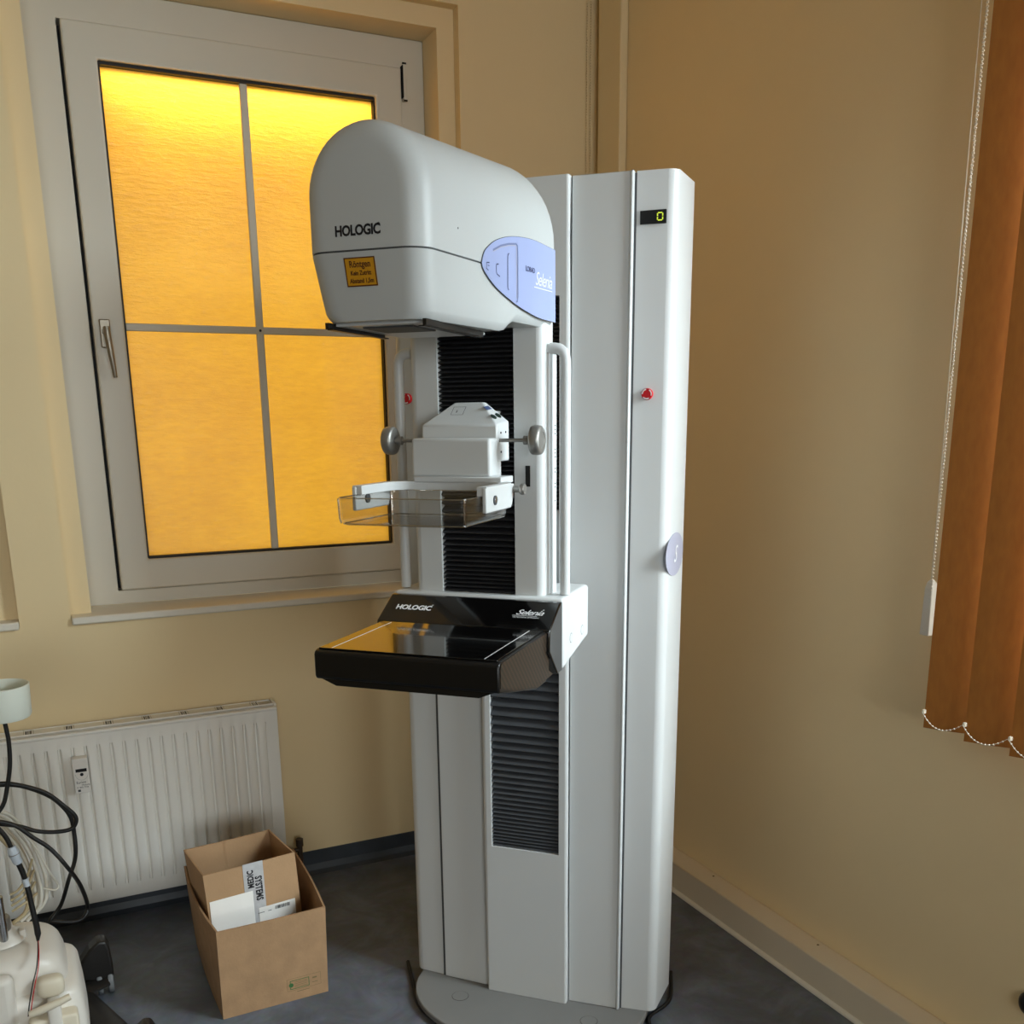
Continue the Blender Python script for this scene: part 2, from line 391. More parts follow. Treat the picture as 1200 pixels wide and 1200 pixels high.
# ------------------------------------------------------------------ amber window and its neighbour
def ring_frame(x0, x1, z0, z1, wx, wz0, wz1, y0, y1, b=.004, wr=None):
    bm = bmesh.new(); wr = wx if wr is None else wr
    o = [(x0, z0), (x1, z0), (x1, z1), (x0, z1)]; i = [(x0 + wx, z0 + wz0), (x1 - wr, z0 + wz0), (x1 - wr, z1 - wz1), (x0 + wx, z1 - wz1)]
    V = [[bm.verts.new((p[0], y, p[1])) for p in q] for y in (y0, y1) for q in (o, i)]
    for k in range(4):
        j = (k + 1) % 4
        bm.faces.new((V[0][k], V[0][j], V[1][j], V[1][k])); bm.faces.new((V[2][k], V[3][k], V[3][j], V[2][j]))
        bm.faces.new((V[0][k], V[2][k], V[2][j], V[0][j])); bm.faces.new((V[1][k], V[1][j], V[3][j], V[3][k]))
    bmesh.ops.recalc_face_normals(bm, faces=bm.faces)
    if b: bev(bm, b, 2)
    return bm
def window(name, dx, full=True):
    w = bpy.data.objects.new(name, None); COL.objects.link(w); w.location = (dx, 3.272, .957); w['kind'] = 'structure'
    def T(bm):
        bmesh.ops.translate(bm, verts=bm.verts, vec=(0, -3.272, -.957)); return bm
    X0, X1, Z0, Z1 = .104, 1.261, .957, 2.667
    fr = obj('frame', T(ring_frame(X0, X1, Z0, Z1, .0875, .0415, .085, 3.268, 3.330, .003, .078)), 'frame', w)
    obj('rebate', T(ring_frame(X0, X1, Z0, Z1, .135, .08, .125, 3.331, 3.360, 0, .12)), 'gasket', fr)
    SX0, SX1, SZ0, SZ1 = .201, 1.181, 1.001, 2.580
    GX0, GX1, GZ0, GZ1 = .287, 1.096, 1.093, 2.490
    obj('sash', T(ring_frame(SX0, SX1, SZ0, SZ1, GX0 - SX0, GZ0 - SZ0, SZ1 - GZ1, 3.254, 3.325, .005)), 'frame', w)
    obj('gasket', T(ring_frame(GX0 - .001, GX1 + .001, GZ0 - .001, GZ1 + .001, .007, .008, .010, 3.268, 3.300, 0)), 'gasket', w)
    xm, zm = .690, 1.785
    px = [(GX0 + .005, xm), (xm, GX1 - .005)]; pz = [(GZ0 + .005, zm), (zm, GZ1 - .005)]
    for a, b in px:
        for c, d in pz:
            pn = obj('pane', T(box((a, 3.290, c), (b, 3.294, d))), 'film', w)
            pn.data.materials.append(M['glass'])
            for f in pn.data.polygons: f.material_index = 0 if f.normal.y < -.5 else 1
    gb = obj('glazing_bar', T(box((xm - .0115, 3.276, GZ0 + .004), (xm + .0115, 3.2895, GZ1 - .006), .003, 2)), 'frame', w)
    obj('glazing_bar', T(box((GX0 + .006, 3.2755, zm - .011), (GX1 - .006, 3.2892, zm + .011), .003, 2)), 'frame', w)
    obj('screw', T(lathe([(.004, 3.2745), (.003, 3.2738), (0, 3.2738)], (xm, 0, zm), 'y', 10)), 'ink', w)
    # handle on the left stile, hinge cover at the upper right
    h = bpy.data.objects.new('handle', None)
    hb = obj('handle', T(box((.2175, 3.243, 1.722), (.2475, 3.254, 1.802), .003, 2)), 'steel', w)
    bm = bmesh.new()
    tube_into(bm, [(.2325, 3.245, 1.765), (.2335, 3.205, 1.765)], .010, 12)
    tube_into(bm, [(.2335, 3.205, 1.778), (.2345, 3.203, 1.75), (.240, 3.205, 1.69), (.2445, 3.211, 1.637)], .01, 12, [.0095, .0098, .0082, .006])
    obj('lever', T(bm), 'steel', hb)
    hg = obj('hinge', T(box((1.186, 3.250, 2.487), (1.198, 3.272, 2.592), .003, 2)), 'frame', w)
    bm = bmesh.new()
    box_into(bm, (1.1835, 3.2495, 2.495), (1.1862, 3.272, 2.586)); box_into(bm, (1.184, 3.2490, 2.589), (1.197, 3.2518, 2.594)); box_into(bm, (1.186, 3.249, 2.484), (1.198, 3.2518, 2.489))
    obj('hinge_shadow_gap', T(bm), 'void', hg)
    return w
window('window_1', 0)
window('window_2', -1.412)
# right-hand window (mostly outside the frame, behind the blind)
w3 = bpy.data.objects.new('window_3', None); COL.objects.link(w3); w3.location = (XW + .12, .715, .95); w3['kind'] = 'structure'
bm = bmesh.new()
for lo, hi in (((0, -.664, 0), (.06, -.59, 1.5)), ((0, .59, 0), (.06, .664, 1.5)), ((0, -.59, 0), (.06, .59, .08)), ((0, -.59, 1.42), (.06, .59, 1.5))): box_into(bm, lo, hi)
obj('frame', bm, 'frame', w3)
obj('pane', box((.03, -.59, .08), (.034, .59, 1.42)), 'glass', w3)

# made-up window behind the camera, added to let the ambient fill in
w4 = bpy.data.objects.new('fill_window', None); COL.objects.link(w4); w4.location = (-.3, YF - .12, .95); w4['kind'] = 'structure'
bm = bmesh.new()
for lo, hi in (((-1.4, 0, 0), (-1.32, .06, 1.55)), ((1.32, 0, 0), (1.4, .06, 1.55)), ((-.05, 0, .08), (.05, .06, 1.47)), ((-1.32, 0, 0), (1.32, .06, .08)), ((-1.32, 0, 1.47), (1.32, .06, 1.55))): box_into(bm, lo, hi)
obj('frame', bm, 'frame', w4)
for a, b in ((-1.32, -.05), (.05, 1.32)): obj('pane', box((a, .03, .08), (b, .034, 1.47)), 'glass', w4)

# ------------------------------------------------------------------ mammography machine (local axes: x to its right, y into the corner, z up)
MM = thing('mammography_machine', 'tall white mammography machine with black receptor platform standing diagonally in the corner', 'medical machine', (1.0288, 2.0824, 0), R(-45))
def part(name, bm, m, parent=None): return obj(name, bm, m, parent or MM)
# base plate
pts = [(.315 * math.cos(a), -.235 * math.sin(a)) for a in (math.pi * k / 28 for k in range(29))] + [(-.315, .30), (.315, .30)]
bp = part('base_plate', prism(pts, 'z', .008, .024, .003, 2), 'grey')
pts = [(.307 * math.cos(a), -.227 * math.sin(a)) for a in (math.pi * k / 28 for k in range(29))] + [(-.307, .29), (.307, .29)]
part('skirt', prism(pts, 'z', 0, .008), 'grey_dark', bp)
for x, y in ((-.167, -.076), (.185, -.076)):
    bm = bmesh.new(); bm.free(); bm = poly([(x + .0212 * math.cos(6.28319 * k / 28), y + .0212 * math.sin(6.28319 * k / 28), .0241) for k in range(28)], (0, 0, .0003))
    c = part('bolt_cap', bm, 'grey', bp)
    bm = bmesh.new()
    n = 28; A = [bm.verts.new((x + .0225 * math.cos(6.28319 * k / n), y + .0225 * math.sin(6.28319 * k / n), .0242)) for k in range(n)]; B = [bm.verts.new((x + .0212 * math.cos(6.28319 * k / n), y + .0212 * math.sin(6.28319 * k / n), .0246)) for k in range(n)]
    for k in range(n): bm.faces.new((A[k], A[(k + 1) % n], B[(k + 1) % n], B[k]))
    obj('ring_groove', bm, 'grey_dark', bp)
ZB, ZT = .0245, 2.006
# body core behind the panels
part('cabinet_body', prism([(-.246, .02), (.246, .02), (.33, .155), (.20, .34), (-.20, .34), (-.33, .155)], 'z', ZB, 1.99), 'inner')
# outer strips wrapping round the corner
for s in (1, -1):
    pts = [(.2485, .008), (.334, .0145), (.345, .155), (.341, .160), (.2485, .160)]
    pts = [(s * x, y) for x, y in pts]
    bm = bmesh.new(); prism_into(bm, pts, 'z', ZB, ZT)
    bmesh.ops.recalc_face_normals(bm, faces=bm.faces)
    es = [e for e in bm.edges if all(abs(abs(v.co.x) - .334) < 1e-4 for v in e.verts)]
    r = bmesh.ops.bevel(bm, geom=es, offset=.020, segments=8, affect='EDGES', profile=.5)
    for f in r['faces']: f.smooth = True
    sc = part('side_cover', bm, 'white')
    if s == 1: SC = sc
    # stop button
    bm = bmesh.new(); SX = .281 if s == 1 else -.301; lathe_into(bm, [(.0125, .0115), (.0125, .004), (.0115, .002), (0, .002)], (SX, 0, 1.555), 'y', 24)
    obj('stop_button', bm, 'red', sc)
    bm = bmesh.new()
    for k in range(3):
        a0 = R(120 * k + 100); q = []
        for rr in (.0112, .0088):
            q.append([bm.verts.new((SX + rr * math.cos(a0 + R(80) * j / 7), .0015, 1.555 + rr * math.sin(a0 + R(80) * j / 7))) for j in range(8)])
        for j in range(7): bm.faces.new((q[0][j], q[0][j + 1], q[1][j + 1], q[1][j]))
    obj('stop_button_marks', bm, 'inkw', sc)
# intermediate front panels with a raised outer edge
for s in (1, -1):
    pts = [(.111, -.005), (.236, -.001), (.2395, -.006), (.2425, -.006), (.2445, -.003), (.2445, .02), (.111, .02)] if s == 1 else [(.111, -.004), (.243, .003), (.243, .02), (.111, .02)]
    part('front_panel', prism([(s * x, y) for x, y in pts], 'z', ZB, ZT, .0015, 2), 'white')
# seams
for s in (1, -1):
    part('seam_strip', box((s * .2465 - .0025, .006, ZB), (s * .2465 + .0025, .02, ZT - .004)), 'seam')
# centre panel with the bellows slot
bm = bmesh.new()
for lo, hi in (((-.1085, -.023, ZB), (.1085, .018, .442)), ((-.1085, -.023, 1.765), (.1085, .018, ZT)), ((-.1085, -.023, .442), (-.0905, .018, 1.765)), ((.0885, -.023, .442), (.1085, .018, 1.765))): box_into(bm, lo, hi)
bmesh.ops.remove_doubles(bm, verts=bm.verts, dist=1e-6)
dup = {}
for f in list(bm.faces): dup.setdefault(tuple(sorted(v.index for v in f.verts)) if False else tuple(round(c, 5) for c in f.calc_center_median()), []).append(f)
bmesh.ops.recalc_face_normals(bm, faces=bm.faces)
es = [e for e in bm.edges if abs(abs(e.verts[0].co.x) - .1085) < 1e-4 and abs(e.verts[0].co.y + .023) < 1e-4 and abs(e.verts[1].co.y + .023) < 1e-4 and abs(e.verts[0].co.x - e.verts[1].co.x) < 1e-5]
r = bmesh.ops.bevel(bm, geom=es, offset=.005, segments=3, affect='EDGES', profile=.5)
for f in r['faces']: f.smooth = True
part('centre_panel', bm, 'white')
def bellows(x0, x1, z0, z1, y_out, depth, pitch_fn, sag=.0):
    zs = [z0]
    while zs[-1] < z1: zs.append(zs[-1] + pitch_fn((zs[-1] - z0) / (z1 - z0)))
    zs[-1] = z1
    prof = []
    for a, b in zip(zs[:-1], zs[1:]):
        h = b - a
        prof += [(y_out + depth, a), (y_out + depth * .35, a + h * .16), (y_out, a + h * .32), (y_out + depth * .06, a + h * .5), (y_out + depth * .55, a + h * .82)]
    prof.append((y_out + depth, z1))
    bm = bmesh.new(); rows = [[bm.verts.new((x, y, z)) for x in (x0, x1)] for y, z in prof]
    for a, b in zip(rows[:-1], rows[1:]): f = bm.faces.new((a[0], a[1], b[1], b[0])); f.smooth = True
    # closed sides
    back = y_out + depth + .01
    for k, x in ((0, x0), (1, x1)):
        bk = [bm.verts.new((x, back, p[1])) for p in prof]
        for i in range(len(prof) - 1): bm.faces.new((rows[i][k], rows[i + 1][k], bk[i + 1], bk[i]))
    return bm
part('lower_bellows', bellows(-.0900, .0880, .443, 1.02, -.019, .016, lambda t: .008 + .016 * min(1, t * 1.7)), 'bellows')
part('rear_bellows', bellows(-.0900, .0880, 1.30, 1.764, -.019, .014, lambda t: .009), 'bellows_up')
part('carriage_plate', box((-.0895, -.014, 1.02), (.0878, .012, 1.30)), 'white')
# display on the right strip, and the lilac side badge
pl = part('display', box((.2575, .0055, 1.901), (.3125, .0125, 1.9275)), 'void', SC)
bm = bmesh.new(); cx, cz, w, h, t = .300, 1.914, .0055, .0072, .0011
for lo, hi in (((cx - w, cz + h - t), (cx + w, cz + h + t)), ((cx - w, cz - h - t), (cx + w, cz - h + t))):
    box_into(bm, (lo[0] + t, .0048, lo[1]), (hi[0] - t, .0054, hi[1]))
for x in (cx - w, cx + w):
    for z in (cz + h / 2, cz - h / 2): box_into(bm, (x - t, .0048, z - h / 2 + t * .8), (x + t, .0054, z + h / 2 - t * .8))
obj('digit', bm, 'led', SC)
def side_x(y): return .334 + (y - .0145) * .011 / .1405
def sb(scale, off, n=30):
    out = []
    for k in range(n):
        a = 2 * math.pi * k / n
        y, z = .080 + .082 * scale * math.cos(a) * (1 if math.cos(a) < 0 else .85), 1.196 + .050 * scale * math.sin(a)
        z += .10 * 0 * (y - .08)
        y = min(y, .150)
        out.append((side_x(y) + off, y, z))
    return out
obj('side_badge', poly(sb(1, .0002), (.0015, 0, 0)), 'lilac_side', SC)
text('S', .055, (side_x(.07) + .0022, .062, 1.178), (.009 / .118, 1, 0), (0, 0, 1), 'inkw', SC, 'badge_letter', shear=.4)

# column
ZC0, ZC1 = 1.150, 1.690
part('back_plate', box((-.1405, -.268, ZC0), (.1405, -.242, ZC1)), 'white')
for s in (1, -1):
    pts = [(.0815, -.311), (.128, -.311)] + [(.128 + .0155 * math.sin(a), -.2955 - .0155 * math.cos(a)) for a in (R(18), R(36), R(54), R(72), R(90))] + [(.1435, -.272), (.139, -.270), (.0815, -.268)]
    bm = bmesh.new(); prism_into(bm, [(s * x, y) for x, y in pts], 'z', ZC0, ZC1); bmesh.ops.recalc_face_normals(bm, faces=bm.faces)
    for f in bm.faces:
        c = f.calc_center_median()
        if len(f.verts) == 4 and abs(c.x) > .128 and c.y < -.29: f.smooth = True
    up = part('upright', bm, 'white')
    st = part('scale_strip', box((s * .1445 - .004, -.266, ZC0), (s * .1445 + .004, -.240, 1.628), .001, 1), 'white')
    if s == 1:
        obj('slot', box((.1055, -.3125, 1.373), (.115, -.3105, 1.414)), 'void', up)
        bm = bmesh.new()
        for z in (1.49, 1.482, 1.474, 1.443, 1.436, 1.428, 1.405, 1.398, 1.375, 1.368, 1.34):
            box_into(bm, (.1485, -.2535, z), (.1488, -.2475, z + .0022))
        obj('scale_marks', bm, 'ink', st)['kind'] = 'stuff'
part('upper_bellows', bellows(-.0812, .0812, 1.40, 1.69, -.306, .018, lambda t: .0092), 'bellows_up')
part('upper_bellows', bellows(-.0812, .0812, 1.152, 1.40, -.306, .018, lambda t: .0085 + .009 * max(0, 1 - abs(t - .75) * 1.6)), 'bellows_up')
part('pivot_arm', box((-.08, -.243, 1.03), (.08, -.0145, 1.29)), 'inner')
# grab handles
for s in (1, -1):
    path = [(s * .1485, -.283, 1.637), (s * .158, -.283, 1.637), (s * .168, -.283, 1.635), (s * .176, -.283, 1.629), (s * .1795, -.283, 1.618), (s * .180, -.283, 1.60), (s * .180, -.283, 1.40), (s * .180, -.283, 1.1535)]
    bm = tube(path, .0108, 12)
    h = part('grab_handle', bm, 'white')
    obj('foot', box((s * .142 - .010 , -.292, 1.629), (s * .142 + .010, -.274, 1.645), .002, 2), 'white', h)
# carriage block that carries the receptor
mb = part('receptor_mount', prism([(-.328, 1.152), (-.132, 1.152), (-.132, 1.036), (-.20, 1.026), (-.328, 1.004)], 'x', -.190, .190, .009, 4), 'white')
for y, z in ((-.272, 1.060), (-.186, 1.060)):
    bm = bmesh.new(); n = 22
    A = [bm.verts.new((.1902, y + .0105 * math.cos(6.28319 * k / n), z + .0105 * math.sin(6.28319 * k / n))) for k in range(n)]; B = [bm.verts.new((.1904, y + .0095 * math.cos(6.28319 * k / n), z + .0095 * math.sin(6.28319 * k / n))) for k in range(n)]
    for k in range(n): bm.faces.new((A[k], A[(k + 1) % n], B[(k + 1) % n], B[k]))
    obj('screw_cap_ring', bm, 'seam', mb)
# black receptor
cons = part('receptor_console', prism([(-.3285, 1.147), (-.341, 1.146), (-.346, 1.143), (-.414, 1.1035), (-.416, 1.060), (-.36, 1.003), (-.3285, 1.003)], 'x', -.188, .188, .003, 3), 'black')
cons2 = part('receptor_housing', prism([(-.410, 1.1005), (-.670, 1.1005), (-.678, 1.098), (-.681, 1.092), (-.681, 1.052), (-.678, 1.046), (-.610, 1.030), (-.47, 1.000), (-.410, 1.000)], 'x', -.180, .180, .003, 3), 'blackm')
part('receptor_tray', prism([(-.14, 1.034), (.14, 1.034), (.17, 1.046), (-.17, 1.046)], 'y', -.6755, -.50), 'blackm')
tp = part('top_plate', box((-.174, -.672, 1.1005), (.174, -.413, 1.1032), .001, 2), 'black')
for s in (1, -1):
    obj('guide_line', box((s * .149 - .0008, -.668, 1.1031), (s * .149 + .0008, -.424, 1.1034)), 'inkw', tp)
    obj('side_panel', prism([(-.372, 1.0065), (-.40, 1.02), (-.40, 1.098), (-.670, 1.098), (-.675, 1.090), (-.675, 1.054), (-.61, 1.034), (-.47, 1.0045)], 'x', s * .180, s * .1812), 'weave', cons2)
cr, cu_ = Vector((1, 0, 0)), Vector((0, .0680, .0395)).normalized()
cn = cr.cross(cu_)
def cpt(x, y): # point on the sloping console face
    t = (y + .414) / .068
    return Vector((x, y, 1.1035 + .0395 * t)) + cn * .0012
text('HOLOGIC', .0195, cpt(-.160, -.381), cr, cu_, 'inkw', cons, bold=.0007, sx=.93, spacing=.95)
text('°', .014, cpt(-.0835, -.374), cr, cu_, 'inkw', cons, 'lettering')
text('Selenia', .0215, cpt(.104, -.378), cr, cu_, 'inkw', cons, bold=.0001, shear=.45, sx=1.08, spacing=.9)
text('°', .012, cpt(.157, -.370), cr, cu_, 'inkw', cons, 'lettering')
obj('underline', rect_on(cpt(.099, -.3815), cr, cu_, .052, .0009), 'inkw', cons)
text('FULL FIELD DIGITAL MAMMOGRAPHY', .0042, cpt(.101, -.3862), cr, cu_, 'inkw', cons, sx=.78)

# compression device
bm = bmesh.new()
lo = [(-.078, -.400, 1.425), (.078, -.400, 1.425), (.078, -.330, 1.425), (-.078, -.330, 1.425)]
mid = [(-.078, -.400, 1.494), (.078, -.400, 1.494), (.078, -.330, 1.500), (-.078, -.330, 1.500)]
top = [(-.030, -.345, 1.537), (.030, -.345, 1.537), (.030, -.330, 1.537), (-.030, -.330, 1.537)]
L3 = [[bm.verts.new(p) for p in q] for q in (lo, mid, top)]
for a, b in zip(L3[:-1], L3[1:]):
    for k in range(4): bm.faces.new((a[k], a[(k + 1) % 4], b[(k + 1) % 4], b[k]))
bm.faces.new(L3[0][::-1]); bm.faces.new(L3[2])
bmesh.ops.recalc_face_normals(bm, faces=bm.faces); bev(bm, .003, 3, ang=.15)
cb = part('compression_body', bm, 'white')
obj('neck', box((-.05, -.331, 1.43), (.05, -.300, 1.52)), 'white', cb)
fc = part('front_cover', box((-.082, -.443, 1.398), (.080, -.3985, 1.470), .006, 4), 'white')
obj('side_plate', box((-.0765, -.40, 1.398), (.0765, -.375, 1.428)), 'white', fc)
# printed frame on the sloping front, display and buttons on the right facet
a = Vector((-.078, -.4, 1.494)); fu = Vector((0, .055, .043)).normalized()
o_ = Vector((-.026, -.378, 1.5125)) + Vector((1, 0, 0)).cross(fu) * .0006
obj('printed_frame', frame_on(o_, (1, 0, 0), fu, .026, .025, .0008), 'ink', cb)
text('i', .012, o_ + Vector((.008, .006, .0048)), (1, 0, 0), fu, 'ink', cb, 'printed_mark', sx=1.6)
p0, p1, p2 = Vector((.078, -.400, 1.494)), Vector((.078, -.330, 1.500)), Vector((.030, -.330, 1.537))
fr_ = (p1 - p0).normalized(); fu2 = (p2 - p1); fu2 = (fu2 - fr_ * fu2.dot(fr_)).normalized(); fn = fr_.cross(fu2)
obj('display', rect_on(p0 + fr_ * .036 + fu2 * .040 + fn * .0004, fr_, fu2, .026, .010), 'blue_d', cb)
for k in (0, 1):
    cpos = p0 + fr_ * (.026 + .026 * k) + fu2 * .020 + fn * .0006
    obj('button', poly([cpos + fr_ * .009 * math.cos(2 * math.pi * i / 18) + fu2 * .0065 * math.sin(2 * math.pi * i / 18) for i in range(18)], fn * .0012), 'green_d', cb)
for y, z in ((-.379, 1.479), (-.352, 1.480), (-.379, 1.443)):
    obj('screw', lathe([(.0022, .0785), (.002, .0796), (0, .0796)], (0, y, z), 'x', 10), 'ink', cb)
for s in (1, -1):
    rod = part('knob_rod', tube([(s * .0775, -.386, 1.465), (s * .134, -.386, 1.465)], .0036, 12), 'alu')
    bm = bmesh.new(); lathe_into(bm, [(.006, s * .127), (.0085, s * .128), (.0085, s * .137), (.006, s * .138), (.006, s * .144)], (0, -.386, 1.465), 'x', 16)
    obj('collar', bm, 'alu', rod)
    bm = bmesh.new(); lathe_into(bm, [(.005, s * .1425), (.022, s * .1425), (.0262, s * .1445), (.0275, s * .148), (.0275, s * .159), (.0262, s * .1625), (.023, s * .1645), (.016, s * .1650), (.0155, s * .1640), (0, s * .1640)], (0, -.386, 1.465), 'x', 36)
    part('hand_knob', bm, 'alu')
# paddle frame and clear tray
bm = bmesh.new()
def U(w, yf, yb, r, n=6):
    q = [(-w, yf)] + [(-w + r - r * math.cos(a), yb - r + r * math.sin(a)) for a in (R(90) * k / n for k in range(n + 1))]
    q += [(-x, y) for x, y in q[::-1]]; return q
outer, inner = U(.130, -.595, -.430, .045), U(.112, -.595, -.452, .038)
rows = [[bm.verts.new((x, y, z)) for x, y in q] for q, z in ((outer, 1.374), (outer, 1.390), (inner, 1.390), (inner, 1.374))]
for i in range(4):
    A, B = rows[i], rows[(i + 1) % 4]
    for k in range(len(A) - 1):
        f = bm.faces.new((A[k], A[k + 1], B[k + 1], B[k]))
        f.smooth = i in (0, 2)
for k in (0, -1): bm.faces.new([rows[i][k] for i in range(4)])
pf = part('paddle_frame', bm, 'white')
obj('back_bracket', box((-.075, -.452, 1.386), (.105, -.385, 1.399), .002, 2), 'white', pf)
for s in (1, -1):
    arm = obj('arm_plate', prism([(-.598, 1.388), (-.598, 1.345), (-.470, 1.345), (-.462, 1.352), (-.450, 1.388)], 'x', s * .1225, s * .1305, .002, 2), 'white', pf)
    bm = bmesh.new(); lathe_into(bm, [(.0085, s * .1303), (.0085, s * .1325), (.006, s * .1335), (0, s * .1335)], (0, -.556, 1.365), 'x', 18)
    obj('screw', bm, 'seam', pf)
    bm = bmesh.new(); lathe_into(bm, [(.006, s * .1336), (.004, s * .1345), (0, s * .1345)], (0, -.556, 1.366), 'x', 12)
    obj('screw', bm, 'chrome', pf)
    bm = bmesh.new(); lathe_into(bm, [(.0085, s * .1222), (.0085, s * .119), (0, s * .119)], (0, -.556, 1.365), 'x', 18)
    obj('screw', bm, 'seam', pf)
bm = bmesh.new(); lathe_into(bm, [(.006, .130), (.006, .141), (.0085, .143), (.0105, .146), (.0105, .151), (.009, .153), (0, .153)], (0, -.455, 1.378), 'x', 20)
obj('lock_knob', bm, 'alu', pf)
def rrect(x0, x1, y0, y1, r, n=5):
    out = []
    for cx, cy, a0 in ((x1 - r, y1 - r, 0), (x0 + r, y1 - r, 90), (x0 + r, y0 + r, 180), (x1 - r, y0 + r, 270)):
        out += [(cx + r * math.cos(R(a0 + 90 * k / n)), cy + r * math.sin(R(a0 + 90 * k / n))) for k in range(n + 1)]
    return out
bm = bmesh.new(); lv = []
for x, y0, y1, r, z in ((.1215, -.674, -.455, .012, 1.3735), (.1195, -.671, -.458, .012, 1.336), (.1175, -.668, -.461, .012, 1.329), (.112, -.662, -.467, .010, 1.3255)):
    lv.append([bm.verts.new((px, py, z)) for px, py in rrect(-x, x, y0, y1, r)])
for x, y0, y1, r, z in ((.112, -.660, -.469, .010, 1.3285), (.1152, -.6655, -.4635, .010, 1.332), (.1170, -.6685, -.4605, .010, 1.337), (.1190, -.6715, -.4575, .011, 1.3735)):
    lv.append([bm.verts.new((px, py, z)) for px, py in rrect(-x, x, y0, y1, r)])
for A, B in list(zip(lv[:-1], lv[1:])) + [(lv[-1], lv[0])]:
    if A is lv[3]: continue
    for k in range(len(A)):
        f = bm.faces.new((A[k], A[(k + 1) % len(A)], B[(k + 1) % len(A)], B[k])); f.smooth = True
bm.faces.new(lv[3][::-1]); bm.faces.new(lv[4])
tray = part('compression_paddle', bm, 'clear')
def ring_tube(pts, r, m, name):
    bm = bmesh.new(); q = [Vector(p) for p in pts]; tube_into(bm, q + [q[0]], r, 6); return obj(name, bm, m, tray)
ring_tube([(x, y, 1.3738) for x, y in rrect(-.1203, .1203, -.6728, -.4562, .0115)], .0011, 'edge', 'rim')
ring_tube([(x, y, 1.3285) for x, y in rrect(-.1165, .1165, -.667, -.462, .011)], .0012, 'edge', 'lower_edge')
for sx_ in (1, -1):
    obj('corner_edge', tube([(sx_ * .1170, -.6655, 1.3295), (sx_ * .1180, -.6690, 1.338), (sx_ * .1190, -.6705, 1.373)], .0016, 8), 'edge', tray)

# head -------------------------------------------------
YF0, YB = -.766, -.262
def hw(y): return .100 + .106 * (y - YF0)
Rf = .036
def station(y, inset):
    """half cross-section (x,z offsets) from bottom to crown"""
    w = hw(y); k = 1.02
    zc = 1.838 - .013 * (y - YF0) / .5
    return w, zc, inset
def zbot(y):
    if y < -.478: return 1.655
    if y < -.428: 
        t = (y + .478) / .05; return 1.655 + .020 * (3 * t * t - 2 * t ** 3)
    return 1.675
def ringpt(y, inset, z=None, ang=None):
    w = hw(y)
    zc = 1.836 - .010 * (y - YF0) / .5
    fade = max(0, 1 - (y - YF0) / .25)
    if ang is None:
        taper = .10 * max(0, (1.755 - z) / .1) * (.35 + .65 * fade)
        corner = max(0, (zbot(y) + .018 - z)) ** 2 * 32
        x = w * (1 - taper) - inset - corner
        yy = y + max(0, 1.755 - z) * .23 * fade
        return x, yy, z
    rr = w - inset
    return rr * math.cos(ang), y, zc + (w * 1.03 - inset) * math.sin(ang)
stations = [(YF0 + Rf * (1 - math.cos(a)) if False else YF0 + Rf * (1 - math.sin(a)), Rf * (1 - math.cos(a))) for a in (R(90) * k / 7 for k in range(7, -1, -1))]
# a=90deg: y=YF0, inset=Rf ; a=0: y=YF0+Rf, inset=0
stations = [(YF0 + Rf * (1 - math.sin(a)), Rf * (1 - math.cos(a))) for a in (R(90) * (7 - k) / 7 for k in range(8))]
stations += [(YF0 + Rf + (YB - .01 - YF0 - Rf) * k / 26, 0) for k in range(1, 27)] + [(YB - .004, .0025), (YB, .008)]
def half_to_ring(hp):
    return [(-x, y, z) for x, y, z in hp] + [(x, y, z) for x, y, z in hp[::-1]]
def head_shell(kind):
    bm = bmesh.new(); rows = []
    for y, ins in stations:
        if kind == 'upper':
            zc = 1.836 - .010 * (y - YF0) / .5
            hp = [ringpt(y, ins, z=1.7564 + (zc - 1.7564) * k / 5) for k in range(5)] + [ringpt(y, ins, ang=R(90) * k / 14) for k in range(15)]
            ring = [(-x, yy, z) for x, yy, z in hp] + [(x, yy, z) for x, yy, z in hp[:-1][::-1]]
        else:
            z0 = zbot(y); zs = [z0 + .0005, z0 + .004, z0 + .009, z0 + .014] + [z0 + .014 + (1.7536 - z0 - .014) * k / 4 for k in range(1, 5)]
            if kind == 'seam': zs = [1.750, 1.760]; 
            hp = [ringpt(y, ins + (.0015 if kind == 'seam' else 0), z=z) for z in zs]
            ring = [(-x, yy, z) for x, yy, z in hp[::-1]] + [(x, yy, z) for x, yy, z in hp]
        rows.append([bm.verts.new(p) for p in ring])
    n = len(rows[0])
    for A, B in zip(rows[:-1], rows[1:]):
        for k in range(n - 1):
            f = bm.faces.new((A[k], A[k + 1], B[k + 1], B[k])); f.smooth = True
        if kind == 'upper' or kind == 'seam': f = bm.faces.new((A[n - 1], A[0], B[0], B[n - 1]))
    for A in (rows[0], rows[-1]):
        for k in range(n // 2):
            i, j = k, n - 1 - k
            if j - i == 2: f = bm.faces.new((A[i], A[i + 1], A[j]))
            elif j - i > 2: f = bm.faces.new((A[i], A[i + 1], A[j - 1], A[j]))
            else: continue
            f.smooth = True
    if kind == 'lower':
        for A, B in zip(rows[:-1], rows[1:]): bm.faces.new((A[n - 1], A[0], B[0], B[n - 1])) if False else None
    return bm
hd = part('upper_cover', head_shell('upper'), 'white2')
